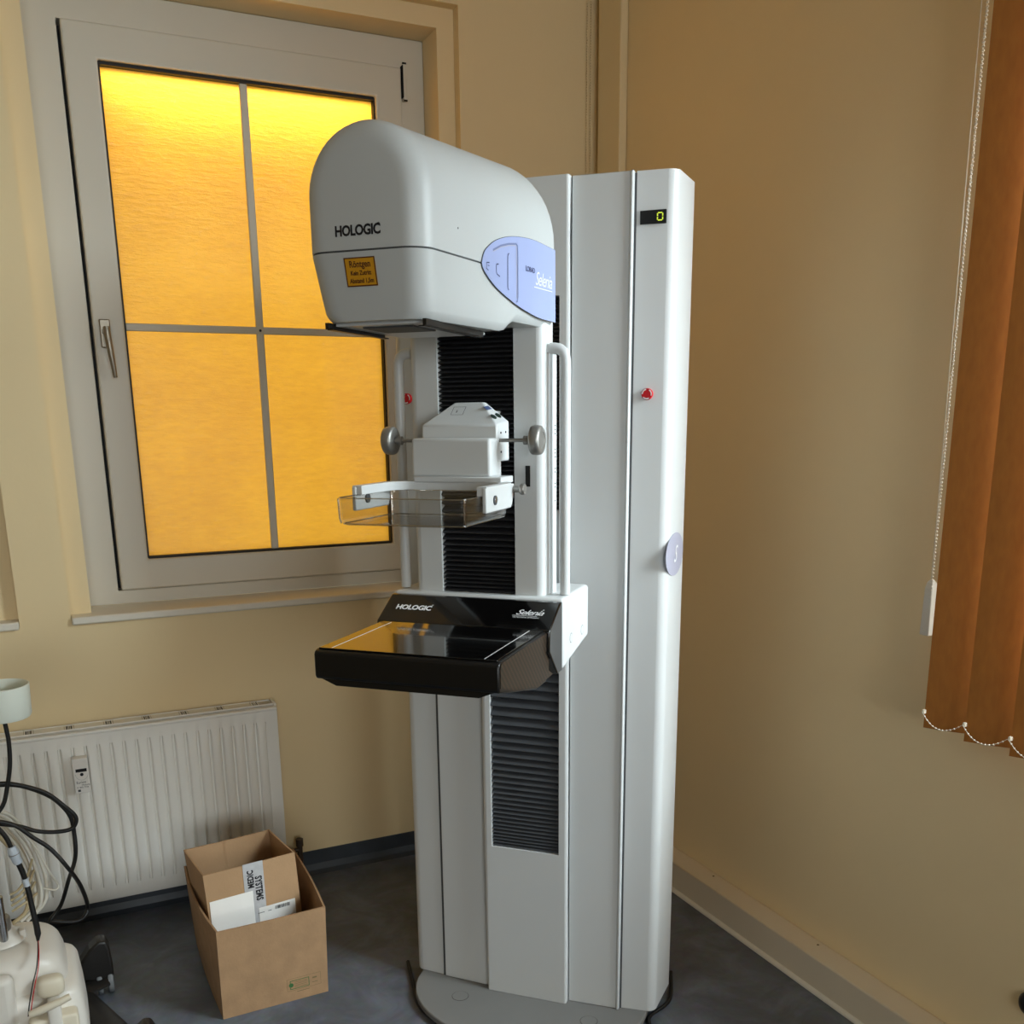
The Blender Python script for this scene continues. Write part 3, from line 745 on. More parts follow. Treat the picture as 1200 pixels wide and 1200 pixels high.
def lower_shell():
    bm = bmesh.new(); rows = []
    for y, ins in stations:
        z0 = zbot(y); zs = [z0 + .0005, z0 + .003, z0 + .006, z0 + .010, z0 + .014] + [z0 + .014 + (1.7536 - z0 - .014) * k / 4 for k in range(1, 5)]
        hp = [ringpt(y, ins, z=z) for z in zs]
        rows.append([bm.verts.new(p) for p in [(-x, yy, z) for x, yy, z in hp[::-1]] + hp])   # seam L -> bottom L -> bottom R -> seam R
    n = len(rows[0]); h = n // 2
    for A, B in zip(rows[:-1], rows[1:]):
        for k in range(n - 1):
            f = bm.faces.new((A[k], A[k + 1], B[k + 1], B[k])); f.smooth = k != h - 1
        bm.faces.new((A[n - 1], A[0], B[0], B[n - 1]))
    for A in (rows[0], rows[-1]):
        for k in range(h - 1):
            f = bm.faces.new((A[k], A[k + 1], A[n - 2 - k], A[n - 1 - k])); f.smooth = True
    return bm
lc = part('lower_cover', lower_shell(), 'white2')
part('seam_strip', head_shell('seam'), 'seam')
# lettering and sticker on the front of the head
text('HOLOGIC', .0205, (-.0455, YF0 - .0007, 1.7765), (1, 0, 0), (0, 0, 1), 'ink', hd, bold=.00075, sx=.86, spacing=.95)
text('°', .014, (.0265, YF0 - .0007, 1.782), (1, 0, 0), (0, 0, 1), 'ink', hd)
def fpt(x, z): return Vector((x, YF0 + (1.755 - z) * .23 - .0008, z))
fu_ = Vector((0, -.23, 1)).normalized()
st = obj('warning_sticker', rect_on(fpt(-.0335, 1.7045), (1, 0, 0), fu_, .0525, .0420), 'yellow', lc)
obj('sticker_border', frame_on(fpt(-.0335, 1.7045) + Vector((0, -.0005, 0)), (1, 0, 0), fu_, .0525, .0420, .0018), 'brown', lc)
so = Vector((0, -.0010, 0))
text('Röntgen', .0135, fpt(-.0072, 1.7315) + so, (1, 0, 0), fu_, 'brown', lc, bold=.0003, align='CENTER', sx=.8)
text('Kein Zutritt', .0090, fpt(-.0072, 1.7205) + so, (1, 0, 0), fu_, 'brown', lc, bold=.0003, align='CENTER', sx=.8)
text('Abstand 1,5m', .0092, fpt(-.0072, 1.7095) + so, (1, 0, 0), fu_, 'brown', lc, bold=.0003, align='CENTER', sx=.8)
# underside: collimator plate and black guide rails
un = part('underside_plate', box((-.080, -.715, 1.6515), (.080, -.46, 1.6556)), 'white')
obj('collimator_port', box((-.045, -.69, 1.6485), (.045, -.60, 1.6515)), 'seam', un)
for s in (1, -1):
    bm = bmesh.new(); ye = -.49 if s == 1 else -.535
    box_into(bm, (s * .0855 - .003, -.735, 1.646), (s * .0855 + .003, ye, 1.656)); box_into(bm, (s * .080 - .005, -.735, 1.6445), (s * .080 + .005, ye, 1.6465))
    part('guide_rail', bm, 'blackm')
part('head_pillar', box((-.140, -.300, 1.676), (.140, -.245, 1.70)), 'white')
# lilac badge on the right flank
def flank(y, z, off): return Vector((hw(y) + off, y, z))
bad = [(-0.578, 1.755), (-0.57, 1.77), (-0.557, 1.781), (-0.524, 1.797), (-0.475, 1.81), (-0.422, 1.817), (-0.367, 1.82), (-0.309, 1.818), (-0.271, 1.816), (-0.27, 1.686), (-0.349, 1.688), (-0.425, 1.698), (-0.477, 1.709), (-0.527, 1.723), (-0.558, 1.737), (-0.573, 1.747)]
def smooth_outline(o):
    a = [Vector((y, z, 0)) for y, z in o]
    top = catmull(a[:9], 5); bot = catmull(a[9:] + [a[0]], 5)
    return [(v.x, v.y) for v in top] + [(v.x, v.y) for v in bot[:-1]]
ol = smooth_outline(bad)
cyz = (-.42, 1.752)
bd = part('badge_rim', poly([flank(cyz[0] + (y - cyz[0]) * 1.008, cyz[1] + (z - cyz[1]) * 1.012, .0004) for y, z in ol], (.0010, 0, 0)), 'seam')
bg = part('badge', poly([flank(y, z, .0008) for y, z in ol], (.0014, 0, 0)), 'lilac')
def ribbon(pts, w, off, m, name, th=.0008, parent=None):
    bm = bmesh.new(); P = [Vector(p) for p in pts]; L_, R_ = [], []
    for i, p in enumerate(P):
        t = (P[min(i + 1, len(P) - 1)] - P[max(i - 1, 0)]).normalized(); nn = Vector((-t.y, t.x))
        L_.append(bm.verts.new(flank(p.x + nn.x * w, p.y + nn.y * w, off))); R_.append(bm.verts.new(flank(p.x - nn.x * w, p.y - nn.y * w, off)))
    for i in range(len(P) - 1): bm.faces.new((L_[i], R_[i], R_[i + 1], L_[i + 1]))
    return obj(name, bm, m, parent or bg)
ribbon([(-0.538, 1.78), (-0.508, 1.791), (-0.478, 1.798), (-0.447, 1.8025), (-.441, 1.800), (-.440, 1.790), (-0.4405, 1.715), (-.443, 1.708), (-0.449, 1.706)], .0016, .0028, 'lilac_d', 'ridge')
ribbon([(-0.538, 1.778), (-0.508, 1.789), (-0.478, 1.796), (-0.45, 1.8), (-.445, 1.796), (-0.445, 1.712)], .0012, .0027, 'lilac_side', 'ridge')
ribbon([(-.476, 1.783), (-.4795, 1.781), (-.481, 1.777), (-.482, 1.728), (-.481, 1.725), (-.478, 1.723)], .0012, .0028, 'navy', 'slot')
ribbon([(-.517, 1.7605), (-.5245, 1.7595), (-.526, 1.757), (-.526, 1.747), (-.524, 1.744), (-.513, 1.741)], .0010, .0028, 'navy', 'slot')
ribbon([(-.552, 1.7585), (-.562, 1.7575), (-.563, 1.748), (-.556, 1.746)], .0009, .0028, 'navy', 'slot')
ribbon([(-.552, 1.7535), (-.558, 1.7535)], .0006, .0028, 'navy', 'slot')
fr3 = Vector((.106, 1, 0)).normalized()
text('LORAD', .0125, flank(-.407, 1.7635, .0027), fr3, (0, 0, 1), 'navy', bg, bold=.0002, sx=1.05, spacing=.9)
text('Selenia', .034, flank(-.366, 1.7445, .0027), fr3, (0, 0, 1), 'inkw', bg, shear=.35, sx=.95, spacing=.88)
obj('underline', rect_on(flank(-.372, 1.739, .0027), fr3, (0, 0, 1), .085, .0016), 'inkw', bg)
obj('pin_hole', lathe([(.0016, hw(-.655) + .0003), (.0014, hw(-.655) + .0008), (0, hw(-.655) + .0008)], (0, -.655, 1.796), 'x', 10), 'ink', hd)

# ------------------------------------------------------------------ radiator
RA = thing('radiator', 'white ribbed panel radiator under the amber window', 'radiator', (.05, YW, 0))
def rT(bm): bmesh.ops.translate(bm, verts=bm.verts, vec=(-.05, -YW, 0)); return bm
x0, x1, z0, z1, yf = -.62, .605, .082, .630, 3.022
xs = [x0, x0 + .022]; hs = [0, 0]
x = .5525
cx = []
while x > x0 + .05: cx.append(x); x -= .0354
for c in sorted(cx):
    xs += [c - .0152, c - .0130, c - .0085, c + .0085, c + .0130, c + .0152]; hs += [0.004, -.0070, -.0095, -.0095, -.0070, 0.004]
xs += [x1 - .02, x1]; hs += [0, 0]
zr = [(z0, 0), (z0 + .012, 0), (.128, 0), (.158, 1), (.552, 1), (.585, 0), (z1 - .012, 0), (z1 - .004, -.0), (z1, 0)]
bm = bmesh.new(); rows = []
for z, k in zr:
    lip = .006 if z in (z0, z1) else 0
    rows.append([bm.verts.new((xx, yf + h * k + lip, z)) for xx, h in zip(xs, hs)])
for A, B in zip(rows[:-1], rows[1:]):
    for k in range(len(A) - 1): f = bm.faces.new((A[k], A[k + 1], B[k + 1], B[k])); f.smooth = True
back = [[bm.verts.new((xx, yf + .012, z)) for xx in xs] for z in (z0, z1)]
for R0, Bk in ((rows[0], back[0]), (rows[-1], back[1])):
    for k in range(len(xs) - 1): bm.faces.new((R0[k], R0[k + 1], Bk[k + 1], Bk[k]))
obj('front_panel', rT(bm), 'rad', RA)
obj('top_fold', rT(tube([(x0, yf + .004, z1 - .006), (x1, yf + .004, z1 - .006)], .0065, 10)), 'rad', RA)
obj('core', rT(box((x0 + .01, yf + .013, z0 + .015), (x1 - .012, YW - .022, z1 - .02))), 'grille', RA)
for xx in (x0 - .003, x1 - .006): obj('side_cover', rT(box((xx, yf + .010, z0 + .01), (xx + .008, YW - .012, z1 + .010), .003, 2)), 'rad', RA)
g = obj('grille_frame', rT(box((x0 + .006, yf + .016, z1 - .008), (x1 - .008, YW - .014, z1 + .004))), 'grille', RA)
xx = x1 - .06; pads = []
k = 0
while xx > x0 + .1:
    bm = bmesh.new()
    for d in (-.010, .010): box_into(bm, (xx + d - .0015, yf + .017, z1 + .004), (xx + d + .0015, YW - .016, z1 + .0075))
    for d in (-.0035, 0, .0035): box_into(bm, (xx + d - .0007, yf + .024, z1 + .004), (xx + d + .0007, YW - .024, z1 + .0062))
    obj('grille_bar', rT(bm), 'rad', RA)
    obj('grille_slot', rT(box((xx - .0085, yf + .022, z1 + .0039), (xx + .0085, YW - .022, z1 + .0043))), 'seam', RA)
    obj('grille_panel', rT(box((xx - .108 + .014, yf + .020, z1 + .0035), (xx - .014, YW - .019, z1 + .0058))), 'rad', RA)
    xx -= .1085
for yy in (yf + .0185, YW - .0175): obj('grille_rail', rT(box((x0 + .006, yy - .002, z1 + .003), (x1 - .008, yy + .002, z1 + .0075))), 'rad', RA)
bm = bmesh.new(); tube_into(bm, [(.657, 3.062, 0.0), (.657, 3.062, .13)], .009, 12); tube_into(bm, [(.657, 3.062, .112), (.598, 3.062, .112)], .008, 12)
tube_into(bm, [(.657, 3.062, .125), (.657, 3.062, .150)], .0125, 12)
v = obj('valve', rT(bm), 'valve', RA)
obj('bracket', rT(box((-.40, YW - .022, .12), (-.37, YW, .56))), 'rad', RA); obj('bracket', rT(box((.40, YW - .022, .12), (.43, YW, .56))), 'rad', RA)
# heat meter clipped on the radiator
HM = thing('heat_meter', 'small white electronic heat meter clipped on the front of the radiator', 'meter', (.019, yf - .0096, .455))
hx, hz = .043, .107
mb_ = obj('case', box((-hx / 2, -.030, 0), (hx / 2, .0005, hz), .003, 3), 'paper', HM)
obj('screen', box((-.014, -.0308, .066), (.016, -.0296, .0755)), 'void', HM)
bm = bmesh.new(); lathe_into(bm, [(.0048, -.0298), (.0048, -.0308), (0, -.0308)], (.0015, 0, .058), 'y', 16)
obj('button', bm, 'ink', HM)
ar = [(.0015 + .017 * math.cos(a), -.0304, .060 + .019 * math.sin(a)) for a in (math.pi + math.pi * k / 16 for k in range(17))]
obj('printed_arc', tube(ar, .0005, 6), 'tape', HM)
for s_, zz, sz, xx in (('Eurisio', .031, .0105, -.0155), ('Heizung', .0235, .0075, -.002), ('0 1842 7736', .0165, .0068, -.015)):
    text(s_, sz, (xx, -.0304, zz), (1, 0, 0), (0, 0, 1), 'ink', HM, 'printed_text', sx=.9)
obj('printed_mark', box((-.0135, -.0306, .006), (-.006, -.0302, .0125)), 'seam', HM)

# ------------------------------------------------------------------ cardboard boxes
def open_box(name, label, base, top, h, m, th=.005, group=None):
    """base/top: four (x,y) corners FL, FR, BR, BL in local metres"""
    o = thing(name, label, 'box')
    cen = Vector((sum(p[0] for p in base) / 4, sum(p[1] for p in base) / 4, 0))
    return o, cen
def box_walls(root, base, top, z0, h, m, th=.005, bulge=(0, 0, 0, 0), names=('front_wall', 'right_wall', 'back_wall', 'left_wall')):
    out = []
    for k in range(4):
        j = (k + 1) % 4
        b0, b1, t0, t1 = Vector(base[k] + (z0,)), Vector(base[j] + (z0,)), Vector(top[k] + (z0 + h,)), Vector(top[j] + (z0 + h,))
        d = (b1 - b0).normalized(); inn = Vector((-d.y, d.x, 0)) * th
        e = d * (0 if k % 2 == 0 else th)
        bm = bmesh.new(); n = 6; A, B = [], []
        for i in range(n + 1):
            t = i / n
            sag = -.0015 * math.sin(math.pi * t)
            lo_, hi_ = b0.lerp(b1, t), t0.lerp(t1, t)
            if k % 2: 
                lo_ = (b0 + d * th).lerp(b1 - d * th, t); hi_ = (t0 + d * th).lerp(t1 - d * th, t)
            hi_ = hi_ + Vector((0, 0, sag)) - inn / th * bulge[k] * math.sin(math.pi * t)
            lo_ = lo_ - inn / th * bulge[k] * .4 * math.sin(math.pi * t)
            A.append([bm.verts.new(lo_), bm.verts.new(hi_)]); B.append([bm.verts.new(lo_ + inn), bm.verts.new(hi_ + inn)])
        for i in range(n):
            bm.faces.new((A[i][0], A[i + 1][0], A[i + 1][1], A[i][1])); bm.faces.new((B[i][0], B[i][1], B[i + 1][1], B[i + 1][0]))
            bm.faces.new((A[i][1], A[i + 1][1], B[i + 1][1], B[i][1])); bm.faces.new((A[i][0], B[i][0], B[i + 1][0], A[i + 1][0]))
        for i in (0, n): bm.faces.new((A[i][0], A[i][1], B[i][1], B[i][0]))
        out.append(obj(names[k], bm, m, root))
    bm = poly([(p[0], p[1], z0) for p in base], (0, 0, th)); out.append(obj('bottom', bm, m, root))
    return out
OB = thing('cardboard_box', 'large open brown cardboard box on the floor in front of the radiator', 'box', (.418, 2.57, 0))
L_ = lambda q: [(x - .418, y - 2.57) for x, y in q]
ob_base = L_([(.277, 2.355), (.557, 2.362), (.566, 2.775), (.272, 2.790)]); ob_top = L_([(.278, 2.350), (.563, 2.361), (.574, 2.765), (.258, 2.790)])
ow = box_walls(OB, ob_base, ob_top, 0.001, .252, 'card', bulge=(0, .006, 0, .013))
# printed recycling panel on the front
fr4 = Vector((1, .03, 0)).normalized()
def opt(u, z): # on the outer front
    b = Vector(ob_base[0] + (0,)); return b + fr4 * u + Vector((.0, -.0008 - .005 * z / .25, z + .001))
obj('printed_panel', frame_on(opt(.170, .030), fr4, (0, 0, 1), .092, .036, .0008), 'olive', ow[0])
obj('printed_panel', frame_on(opt(.178, .034), fr4, (0, 0, 1), .052, .026, .0018), 'green', ow[0])
obj('printed_dot', poly([opt(.181, .047) + fr4 * .0062 * math.cos(2 * math.pi * i / 16) + Vector((0, 0, .0062 * math.sin(2 * math.pi * i / 16))) for i in range(16)], (0, -.0004, 0)), 'green', ow[0])
for i in range(4): obj('printed_line', rect_on(opt(.190, .039 + .0048 * i), fr4, (0, 0, 1), .034, .0012), 'olive', ow[0])
obj('printed_line', rect_on(opt(.239, .052), fr4, (0, 0, 1), .012, .004), 'olive', ow[0]); obj('printed_line', rect_on(opt(.238, .040), fr4, (0, 0, 1), .015, .0016), 'olive', ow[0])
obj('printed_line', rect_on(opt(.196, .024), fr4, (0, 0, 1), .034, .0016), 'olive', ow[0])
for x_, y_ in ((-.0025, -.01),): 
    obj('side_label', poly([Vector((-.1435, -.06, .075)), Vector((-.1435, .04, .075)), Vector((-.1445, .04, .145)), Vector((-.1445, -.06, .145))], (-.0006, 0, 0)), 'paper', ow[3])
IB = thing('cardboard_box', 'smaller open cardboard box with printed tape, standing tilted inside the larger box', 'box', (.385, 2.60, .008))
L2 = lambda q: [(x - .385, y - 2.60) for x, y in q]
ib_top = L2([(.275, 2.493), (.527, 2.529), (.498, 2.722), (.252, 2.686)])
ib_base = L2([(.291, 2.484), (.541, 2.520), (.518, 2.712), (.281, 2.676)])
iw = box_walls(IB, ib_base, ib_top, 0, .340, 'card2', .004)
t0_, t1_ = Vector(ib_top[0] + (.340,)), Vector(ib_top[1] + (.340,)); b0_ = Vector(ib_base[0] + (0,))
ir = (t1_ - t0_).normalized(); iu = (t0_ - b0_).normalized(); iu = (iu - ir * iu.dot(ir)).normalized(); inn_ = ir.cross(iu)
def ipt(u, v, off=.0008): return t0_ + ir * u - iu * v + inn_ * (off - (-.002) * 0)
# tape strip, its lettering, a blank label and a shipping label
obj('tape', rect_on(ipt(.106, .200), ir, iu, .056, .202), 'tape', iw[0])
text('SYSTEMS', .026, ipt(.1375, .040, .0016), -iu, ir, 'ink', iw[0], 'tape_lettering', bold=.0011, sx=.66, spacing=1.08)
text('MEDIC', .023, ipt(.1325, .070, .0016), iu, -ir, 'ink', iw[0], 'tape_lettering', bold=.001, sx=.72, spacing=1.06)
obj('blank_label', rect_on(ipt(.010, .200, .0018), ir, iu, .118, .122), 'paper', iw[0])
obj('shipping_label', rect_on(ipt(.140, .205, .0022), ir, iu, .104, .072), 'paper', iw[0])
bm = bmesh.new(); rng = random.Random(2)
u = .186
while u < .228:
    w_ = rng.choice([.0008, .0012, .0022]); q = rect_on(ipt(u, .149, .0028), ir, iu, w_, .010, .0002)
    tmp = bpy.data.meshes.new('t'); q.to_mesh(tmp); q.free(); bm.from_mesh(tmp); bpy.data.meshes.remove(tmp); u += w_ + rng.choice([.0008, .0014])
obj('barcode', bm, 'ink', iw[0])
obj('printed_line', rect_on(ipt(.137, .1485, .0028), ir, iu, .018, .0016, .0002), 'seam', iw[0])
obj('printed_line', rect_on(ipt(.165, .1485, .0028), ir, iu, .010, .0016, .0002), 'seam', iw[0])
# fold crease on the far inside wall
bt0, bt1 = Vector(ib_top[3] + (.339,)), Vector(ib_top[2] + (.339,))
cp = bt0.lerp(bt1, .46)
obj('crease', box((cp.x - .003, cp.y - .007, .02), (cp.x + .003, cp.y - .004, .336)), 'card2', iw[2])

# ------------------------------------------------------------------ wheeled device at the left
DV = thing('wheeled_device', 'white moulded medical device on a black wheeled base left of the cardboard boxes', 'medical device', (-.27, 2.42, 0))
def dT(bm): bmesh.ops.translate(bm, verts=bm.verts, vec=(.27, -2.42, 0)); return bm
def superbox(x0, x1, y0, y1, z0, z1, ex=.35, n=30, m_=16, taper=0):
    bm = bmesh.new(); rows = []
    cx, cy, cz = (x0 + x1) / 2, (y0 + y1) / 2, (z0 + z1) / 2; a, b, c = (x1 - x0) / 2, (y1 - y0) / 2, (z1 - z0) / 2
    pw = lambda v: math.copysign(abs(v) ** ex, v)
    for i in range(m_ + 1):
        ph = -math.pi / 2 + math.pi * i / m_
        ph = max(-math.pi / 2 + .02, min(math.pi / 2 - .02, ph)); row = []
        for k in range(n):
            th = 2 * math.pi * k / n
            zz = c * pw(math.sin(ph)); s_ = 1 - taper * (zz + c) / (2 * c)
            row.append(bm.verts.new((cx + a * s_ * pw(math.cos(ph)) * pw(math.cos(th)), cy + b * s_ * pw(math.cos(ph)) * pw(math.sin(th)), cz + zz)))
        rows.append(row)
    for A, B in zip(rows[:-1], rows[1:]):
        for k in range(n): f = bm.faces.new((A[k], A[(k + 1) % n], B[(k + 1) % n], B[k])); f.smooth = True
    bm.faces.new(rows[0][::-1]); bm.faces.new(rows[-1]); return bm
body = obj('body', dT(superbox(-.54, -.052, 2.285, 2.545, .095, .326, .42, 40, 20, .10)), 'plastic', DV)
obj('lower_shell', dT(superbox(-.55, -.030, 2.270, 2.555, .055, .235, .25, 40, 14, .05)), 'plastic', DV)
obj('front_recess', dT(box((-.33, 2.262, .10), (-.178, 2.30, .30), .02, 4)), 'plastic', DV)
# hub and legs of the base
hub = obj('hub', dT(lathe([(.07, .03), (.085, .04), (.085, .055), (.06, .062), (0, .062)], (-.16, 2.55, 0), 'z', 24)), 'legb', DV)
def leg(p0, p1, w0=.058, w1=.040, z0=.075, z1=.070):
    bm = bmesh.new(); d = Vector((p1[0] - p0[0], p1[1] - p0[1], 0)).normalized(); nn = Vector((-d.y, d.x, 0)); rows = []
    for t in (0, .3, .6, .85, .97, 1.0):
        c = Vector((p0[0], p0[1], 0)).lerp(Vector((p1[0], p1[1], 0)), t); w = w0 + (w1 - w0) * t; zt = z0 + (z1 - z0) * t
        if t == 1.0: w *= .6; 
        rows.append([bm.verts.new(c + nn * w * a_ + Vector((0, 0, zz))) for a_, zz in ((-1, .038), (-1, zt - .012), (-.6, zt), (.6, zt), (1, zt - .012), (1, .038))])
    for A, B in zip(rows[:-1], rows[1:]):
        for k in range(6): f = bm.faces.new((A[k], A[(k + 1) % 6], B[(k + 1) % 6], B[k])); f.smooth = True
    bm.faces.new(rows[0][::-1]); bm.faces.new(rows[-1]); return bm
def castor(x, y, dz=0):
    c = bpy.data.objects.new('castor', None)
    bm = bmesh.new()
    pts = [(x - .075, .085), (x - .03, .145), (x - .005, .164), (x + .012, .160), (x + .020, .140), (x + .024, .09), (x + .024, .052), (x - .018, .048), (x - .05, .058), (x - .075, .060)]
    prism_into(bm, pts, 'y', y - .024, y + .024); bmesh.ops.recalc_face_normals(bm, faces=bm.faces); bev(bm, .006, 3)
    h = obj('castor', dT(bm), 'legb', DV)
    for s in (-1, 1):
        bm = bmesh.new(); lathe_into(bm, [(.004, s * .006), (.028, s * .006), (.035, s * .008), (.036, s * .012), (.036, s * .018), (.033, s * .021), (0, s * .021)], (x, y, .036), 'x', 28)
        obj('wheel', dT(bm), 'rubber', h)
    return h
for a_, b_ in (((-.16, 2.55), (.012, 2.632)), ((-.082, 2.598), (.085, 2.17)), ((-.16, 2.55), (-.36, 2.10)), ((-.16, 2.55), (-.58, 2.62))):
    obj('leg', dT(leg(a_, b_, .050, .038, .052, .056)), 'legb', DV)
    if b_ != (.012, 2.632): castor(b_[0], b_[1])
castor(.012, 2.632)
# post, clamp and foot
obj('post', dT(tube([(-.205, 2.40, .325), (-.212, 2.40, .905)], .018, 20)), 'bluew', DV)
obj('tube', dT(tube([(-.192, 2.372, .305), (-.192, 2.372, .45)], .011, 16)), 'chrome', DV)
obj('clamp', dT(lathe([(.026, .355), (.029, .358), (.029, .385), (.026, .388)], (-.203, 2.397, 0), 'z', 24)), 'alu', DV)
obj('foot', dT(lathe([(.055, .328), (.052, .336), (.030, .350), (.026, .372), (0, .372)], (-.200, 2.405, 0), 'z', 28)), 'plastic', DV)
obj('foot_clip', dT(box((-.160, 2.385, .330), (-.146, 2.405, .350), .003, 2)), 'plastic', DV)
# latch on the front
bm = bmesh.new(); tube_into(bm, [(-.152, 2.232, .216), (-.128, 2.229, .222), (-.085, 2.229, .233), (-.066, 2.232, .238)], .009, 14, [.008, .0095, .0085, .0075])
lt = obj('latch', dT(bm), 'cream', DV)
obj('latch_stem', dT(superbox(-.118, -.088, 2.236, 2.285, .140, .226, .35, 20, 10)), 'plastic', lt)
obj('latch_plate', dT(superbox(-.160, -.054, 2.243, 2.285, .075, .186, .2, 24, 10)), 'cream', lt)
obj('latch_boss', dT(superbox(-.135, -.075, 2.26, 2.30, .225, .275, .6, 20, 10)), 'cream', lt)
# dish on top, with the cable it hangs on
bm = bmesh.new(); lathe_into(bm, [(0, .864), (.055, .866), (.0585, .872), (.061, .94), (.0585, .9415), (.0565, .938), (.054, .885), (0, .883)], (-.128, 2.40, 0), 'z', 40)
obj('dish', dT(bm), 'dish', DV)
obj('dish_bracket', dT(tube([(-.212, 2.40, .893), (-.186, 2.40, .893)], .008, 12)), 'alu', DV)
obj('dish_cable', dT(tube([(-.128, 2.40, .866), (-0.126, 2.4, .835), (-0.125, 2.4, 0.805), (-0.129, 2.4, 0.755), (-0.14, 2.4, 0.706), (-0.156, 2.4, 0.658), (-0.192, 2.4, 0.62)], .0048, 10, 5)), 'cable', DV)
# loose cables
BC = obj('black_cable', tube([(-.195, 2.43, .70), (-0.167, 2.42, 0.706), (-0.138, 2.42, 0.703), (-0.096, 2.42, 0.686), (-0.061, 2.42, 0.664), (-0.03, 2.42, 0.628), (-0.010, 2.42, 0.601), (-0.009, 2.42, 0.582), (-0.023, 2.42, 0.567), (-0.059, 2.415, 0.569), (-0.096, 2.41, 0.581), (-0.131, 2.405, 0.602), (-0.195, 2.40, 0.625)], .0050, 10, 6), 'cable')
tag(BC, 'black cable making the upper tight loop beside the white post', 'cable')
BC2 = obj('black_cable', tube([(-.195, 2.395, .636), (-0.177, 2.39, 0.630), (-0.137, 2.39, 0.611), (-0.103, 2.39, 0.574), (-0.069, 2.39, 0.537), (-0.037, 2.39, 0.48), (-0.017, 2.45, 0.405), (-0.0075, 2.585, 0.2883), (-0.0162, 2.585, 0.2581), (-0.0388, 2.585, 0.2484), (-0.0743, 2.585, 0.2549), (-0.0916, 2.585, 0.2614), (-0.0985, 2.585, 0.2658), (-0.0689, 2.585, 0.3028), (-0.042, 2.50, 0.405), (-0.02, 2.44, 0.487), (-0.016, 2.44, 0.549), (-0.021, 2.44, 0.596), (-0.05, 2.438, 0.643), (-0.091, 2.436, 0.675), (-0.133, 2.434, 0.694), (-.195, 2.432, .702)], .0050, 10, 6), 'cable')
tag(BC2, 'black cable hanging in a long wide loop in front of the radiator', 'cable')
WC = thing('white_cable_bundle', 'coiled bundle of white cables draped over the white device', 'cable', (-.12, 2.45, .335))
def wT(bm): bmesh.ops.translate(bm, verts=bm.verts, vec=(.12, -2.45, -.335)); return bm
base = [(-0.195, 2.46, 0.633), (-0.179, 2.46, 0.63), (-0.144, 2.46, 0.608), (-0.115, 2.46, 0.553), (-0.097, 2.46, 0.487), (-0.091, 2.46, 0.423), (-0.1, 2.46, 0.377), (-0.13, 2.46, 0.345)]
for i in range(7):
    dx, dz, dy = -.0065 * i, -.0075 * i, -.006 * (i % 3)
    p = [(x + dx * (1 if k > 1 else .3) - .002 * (i % 2) * k, y + dy, max(.341, z + dz * (1 - k / 9))) for k, (x, y, z) in enumerate(base)]
    obj('cable', wT(tube(p, .0047, 8, 5)), 'cablew' if i < 5 else 'cablec', WC)
obj('cable', wT(tube([(-0.133, 2.44, 0.587), (-0.102, 2.44, 0.527), (-0.081, 2.44, 0.461), (-0.066, 2.44, 0.425), (-.067, 2.44, .415), (-0.076, 2.44, 0.411), (-0.098, 2.45, 0.417)], .0028, 8, 6)), 'cablew', WC)
for i in range(4):
    obj('cable', wT(tube([(-.17, 2.44 - .005 * i, .42 - .012 * i), (-.15, 2.44 - .005 * i, .43 - .012 * i), (-.128, 2.44, .46 - .02 * i), (-.113, 2.445, .50 - .03 * i)], .003, 8, 4)), 'cablec', WC)
CC = thing('connector_cable', 'thick black cable with a grey plug, splitting into thin wires above the latch', 'cable', (-.14, 2.36, .33))
def cT(bm): bmesh.ops.translate(bm, verts=bm.verts, vec=(.14, -2.36, -.33)); return bm
obj('cable', cT(tube([(-.195, 2.365, .640), (-0.173, 2.36, 0.626), (-0.156, 2.36, 0.597), (-0.146, 2.36, 0.560)], .0055, 10, 5)), 'cable', CC)
bm = bmesh.new(); tube_into(bm, [(-.1485, 2.36, .572), (-.1465, 2.36, .563), (-.146, 2.36, .561), (-.1435, 2.36, .549), (-.143, 2.36, .547), (-.140, 2.36, .535), (-.1385, 2.36, .529)], .01, 18, [.009, .0105, .0118, .0118, .0108, .0108, .0085])
obj('plug', cT(bm), 'bluew', CC)
obj('plug_ring', cT(tube([(-.1446, 2.36, .5545), (-.1442, 2.36, .5525)], .0121, 18)), 'alu', CC)
bm = tube([(-0.1387, 2.36, 0.530), (-0.133, 2.36, 0.505), (-0.1295, 2.36, 0.487), (-0.126, 2.358, 0.455), (-0.123, 2.353, 0.411), (-0.1195, 2.35, 0.372), (-0.119, 2.35, 0.350), (-.1195, 2.348, .345), (-0.121, 2.345, 0.334)], .006, 10, 0, [.0062, .006, .0058, .006, .0062, .0068, .0070, .0055, .0028])
obj('cable', cT(bm), 'cable', CC)
obj('band', cT(tube([(-.1300, 2.3595, .489), (-.1275, 2.3587, .470)], .0068, 12)), 'bluew', CC)
obj('wire', cT(tube([(-0.121, 2.345, 0.336), (-0.122, 2.30, 0.328), (-0.127, 2.258, 0.312), (-0.138, 2.238, 0.285), (-0.150, 2.236, 0.240), (-.156, 2.236, .210)], .0014, 6, 6)), 'cable', CC)
obj('wire', cT(tube([(-0.120, 2.345, 0.336), (-0.120, 2.30, 0.327), (-0.124, 2.256, 0.310), (-0.134, 2.236, 0.283), (-0.145, 2.234, 0.240), (-.151, 2.234, .212)], .0012, 6, 6)), 'red', CC)

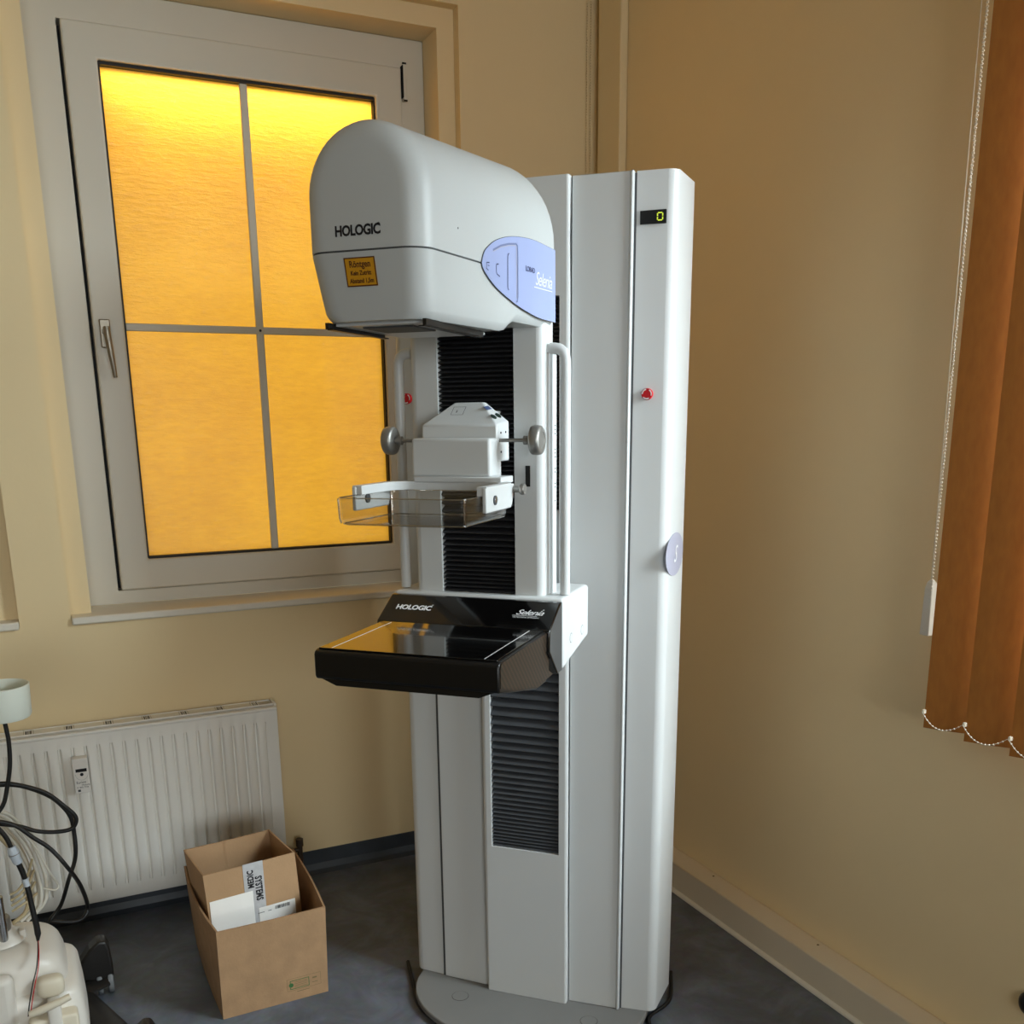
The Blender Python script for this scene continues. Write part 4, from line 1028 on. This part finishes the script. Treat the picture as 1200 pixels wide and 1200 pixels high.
# ------------------------------------------------------------------ cables at the foot of the machine
tag(obj('floor_cable', tube([(.80, 2.40, .006), (.785, 2.335, .006), (0.772, 2.276, .006), (0.758, 2.215, .006), (0.755, 2.15, .006), (0.775, 2.085, .006), (0.810, 2.03, .006), (.85, 1.985, .006), (.92, 1.90, .006), (1.0, 1.80, .006)], .005, 10, 6), 'cable'),
    'black cable on the floor curving round the left edge of the grey base plate', 'cable')
tag(obj('floor_cable', tube([(1.44, 2.02, .006), (1.36, 1.91, .006), (1.276, 1.872, .006), (1.252, 1.842, .006), (1.24, 1.80, .006), (1.20, 1.70, .006)], .005, 10, 6), 'cable'),
    'black cable on the floor at the right corner of the machine', 'cable')
# black socket on the right wall
bm = bmesh.new(); lathe_into(bm, [(.028, XW), (.028, XW - .006), (.022, XW - .014), (.013, XW - .018), (0, XW - .018)], (0, 1.212, .267), 'x', 24)
tag(obj('wall_plug', bm, 'blackm'), 'round black plug low on the right wall above the trunking', 'plug')

# ------------------------------------------------------------------ vertical blind
VB = thing('vertical_blind', 'ochre vertical blind with fabric slats hanging on the right wall', 'blind', (1.74, 1.46, .84))
def vT(bm): bmesh.ops.translate(bm, verts=bm.verts, vec=(-1.74, -1.46, -.84)); return bm
obj('head_rail', vT(box((1.712, -.16, 2.60), (1.762, 1.56, 2.645), .004, 2)), 'frame', VB)
for y in (1.45, .7, -.1): obj('rail_bracket', vT(box((1.755, y - .012, 2.605), (XW, y + .012, 2.655))), 'frame', VB)
NS = 15
for i in range(NS):
    y = 1.466 - .107 * i
    bm = bmesh.new(); n = 8; rows = []
    zt, zb = 2.60, .840
    jit = random.uniform(-.004, .004)
    for z in (zb, zb + .03, zb + .031, zt):
        row = []
        for k in range(n + 1):
            t = k / n
            bow = .006 * math.sin(math.pi * t)
            row.append((1.695 + .072 * t - bow * .82 + jit, y - .104 * t - bow * .57, z))
        rows.append(row)
    F = [[bm.verts.new(p) for p in r_] for r_ in rows]; Bk = [[bm.verts.new((p[0] + .0006, p[1] + .0004, p[2])) for p in r_] for r_ in rows]
    for a_, b_ in zip(range(3), range(1, 4)):
        for k in range(n):
            f = bm.faces.new((F[a_][k], F[a_][k + 1], F[b_][k + 1], F[b_][k])); f.smooth = True
            f = bm.faces.new((Bk[a_][k], Bk[b_][k], Bk[b_][k + 1], Bk[a_][k + 1])); f.smooth = True
    for k in (0, n):
        for a_ in range(3): bm.faces.new((F[a_][k], F[a_ + 1][k], Bk[a_ + 1][k], Bk[a_][k]))
    obj('slat', vT(bm), 'fabric', VB)
    # bottom chain clip and the chain to the next slat
    obj('chain_clip', vT(box((1.689 + jit, y - .003, .872), (1.697 + jit, y + .003, .881), .001, 1)), 'chain', VB)
    if i < NS - 1:
        bm = bmesh.new(); P = []
        for k in range(13):
            t = k / 12; P.append(Vector((1.687 + jit - .006 * math.sin(math.pi * t), y - .107 * t, .877 - .100 * t * (1 - t) * 1.0)))
        tube_into(bm, P, .0007, 5)
        for p in P[1:-1]: bmesh.ops.create_icosphere(bm, subdivisions=1, radius=.0021, matrix=Matrix.Translation(p))
        obj('bottom_chain', vT(bm), 'chain', VB)
# control chain and pull cord with its white weight
def bead_chain(x, y, z0, z1, r=.0022, pitch=.0075):
    bm = bmesh.new(); tube_into(bm, [(x, y, z0), (x, y, z1)], .0007, 4); z = z0
    while z < z1:
        bmesh.ops.create_icosphere(bm, subdivisions=1, radius=r, matrix=Matrix.Translation((x + random.uniform(-.0006, .0006), y + random.uniform(-.0006, .0006), z))); z += pitch
    return bm
obj('control_chain', vT(bead_chain(1.740, 1.520, 1.08, 2.61)), 'chain', VB)
obj('control_chain', vT(bead_chain(1.752, 1.533, 1.16, 2.61)), 'chain', VB)
obj('pull_cord', vT(tube([(1.748, 1.530, 1.15), (1.748, 1.546, 2.61)], .0011, 6)), 'chain', VB)
bm = bmesh.new()
q = [[bm.verts.new((1.748 + a_ * w_, 1.528 + b_ * d_, z)) for a_, b_ in ((-1, -1), (1, -1), (1, 1), (-1, 1))] for z, w_, d_ in ((1.030, .0105, .0125), (1.135, .009, .0105), (1.148, .0065, .008), (1.155, .002, .003))]
for A, B in zip(q[:-1], q[1:]):
    for k in range(4): bm.faces.new((A[k], A[(k + 1) % 4], B[(k + 1) % 4], B[k]))
bm.faces.new(q[0][::-1]); bm.faces.new(q[-1]); bmesh.ops.recalc_face_normals(bm, faces=bm.faces); bev(bm, .002, 2)
obj('cord_weight', vT(bm), 'frame', VB)
# control chain of the other window, hanging in the corner
CH = thing('blind_chain', 'thin beaded blind chain hanging in the corner behind the machine', 'chain', (1.769, 3.098, 2.9))
def hT(bm): bmesh.ops.translate(bm, verts=bm.verts, vec=(-1.769, -3.098, -2.9)); return bm
for x in (1.762, 1.776): obj('strand', hT(bead_chain(x, 3.098, 1.15, 2.90, .0024, .008)), 'wall', CH)
obj('chain_mount', hT(box((1.750, 3.085, 2.895), (1.788, 3.109, 2.93), .003, 2)), 'frame', CH)
obj('chain_guide', hT(box((1.755, 3.085, 1.13), (1.783, 3.109, 1.155), .003, 2)), 'frame', CH)
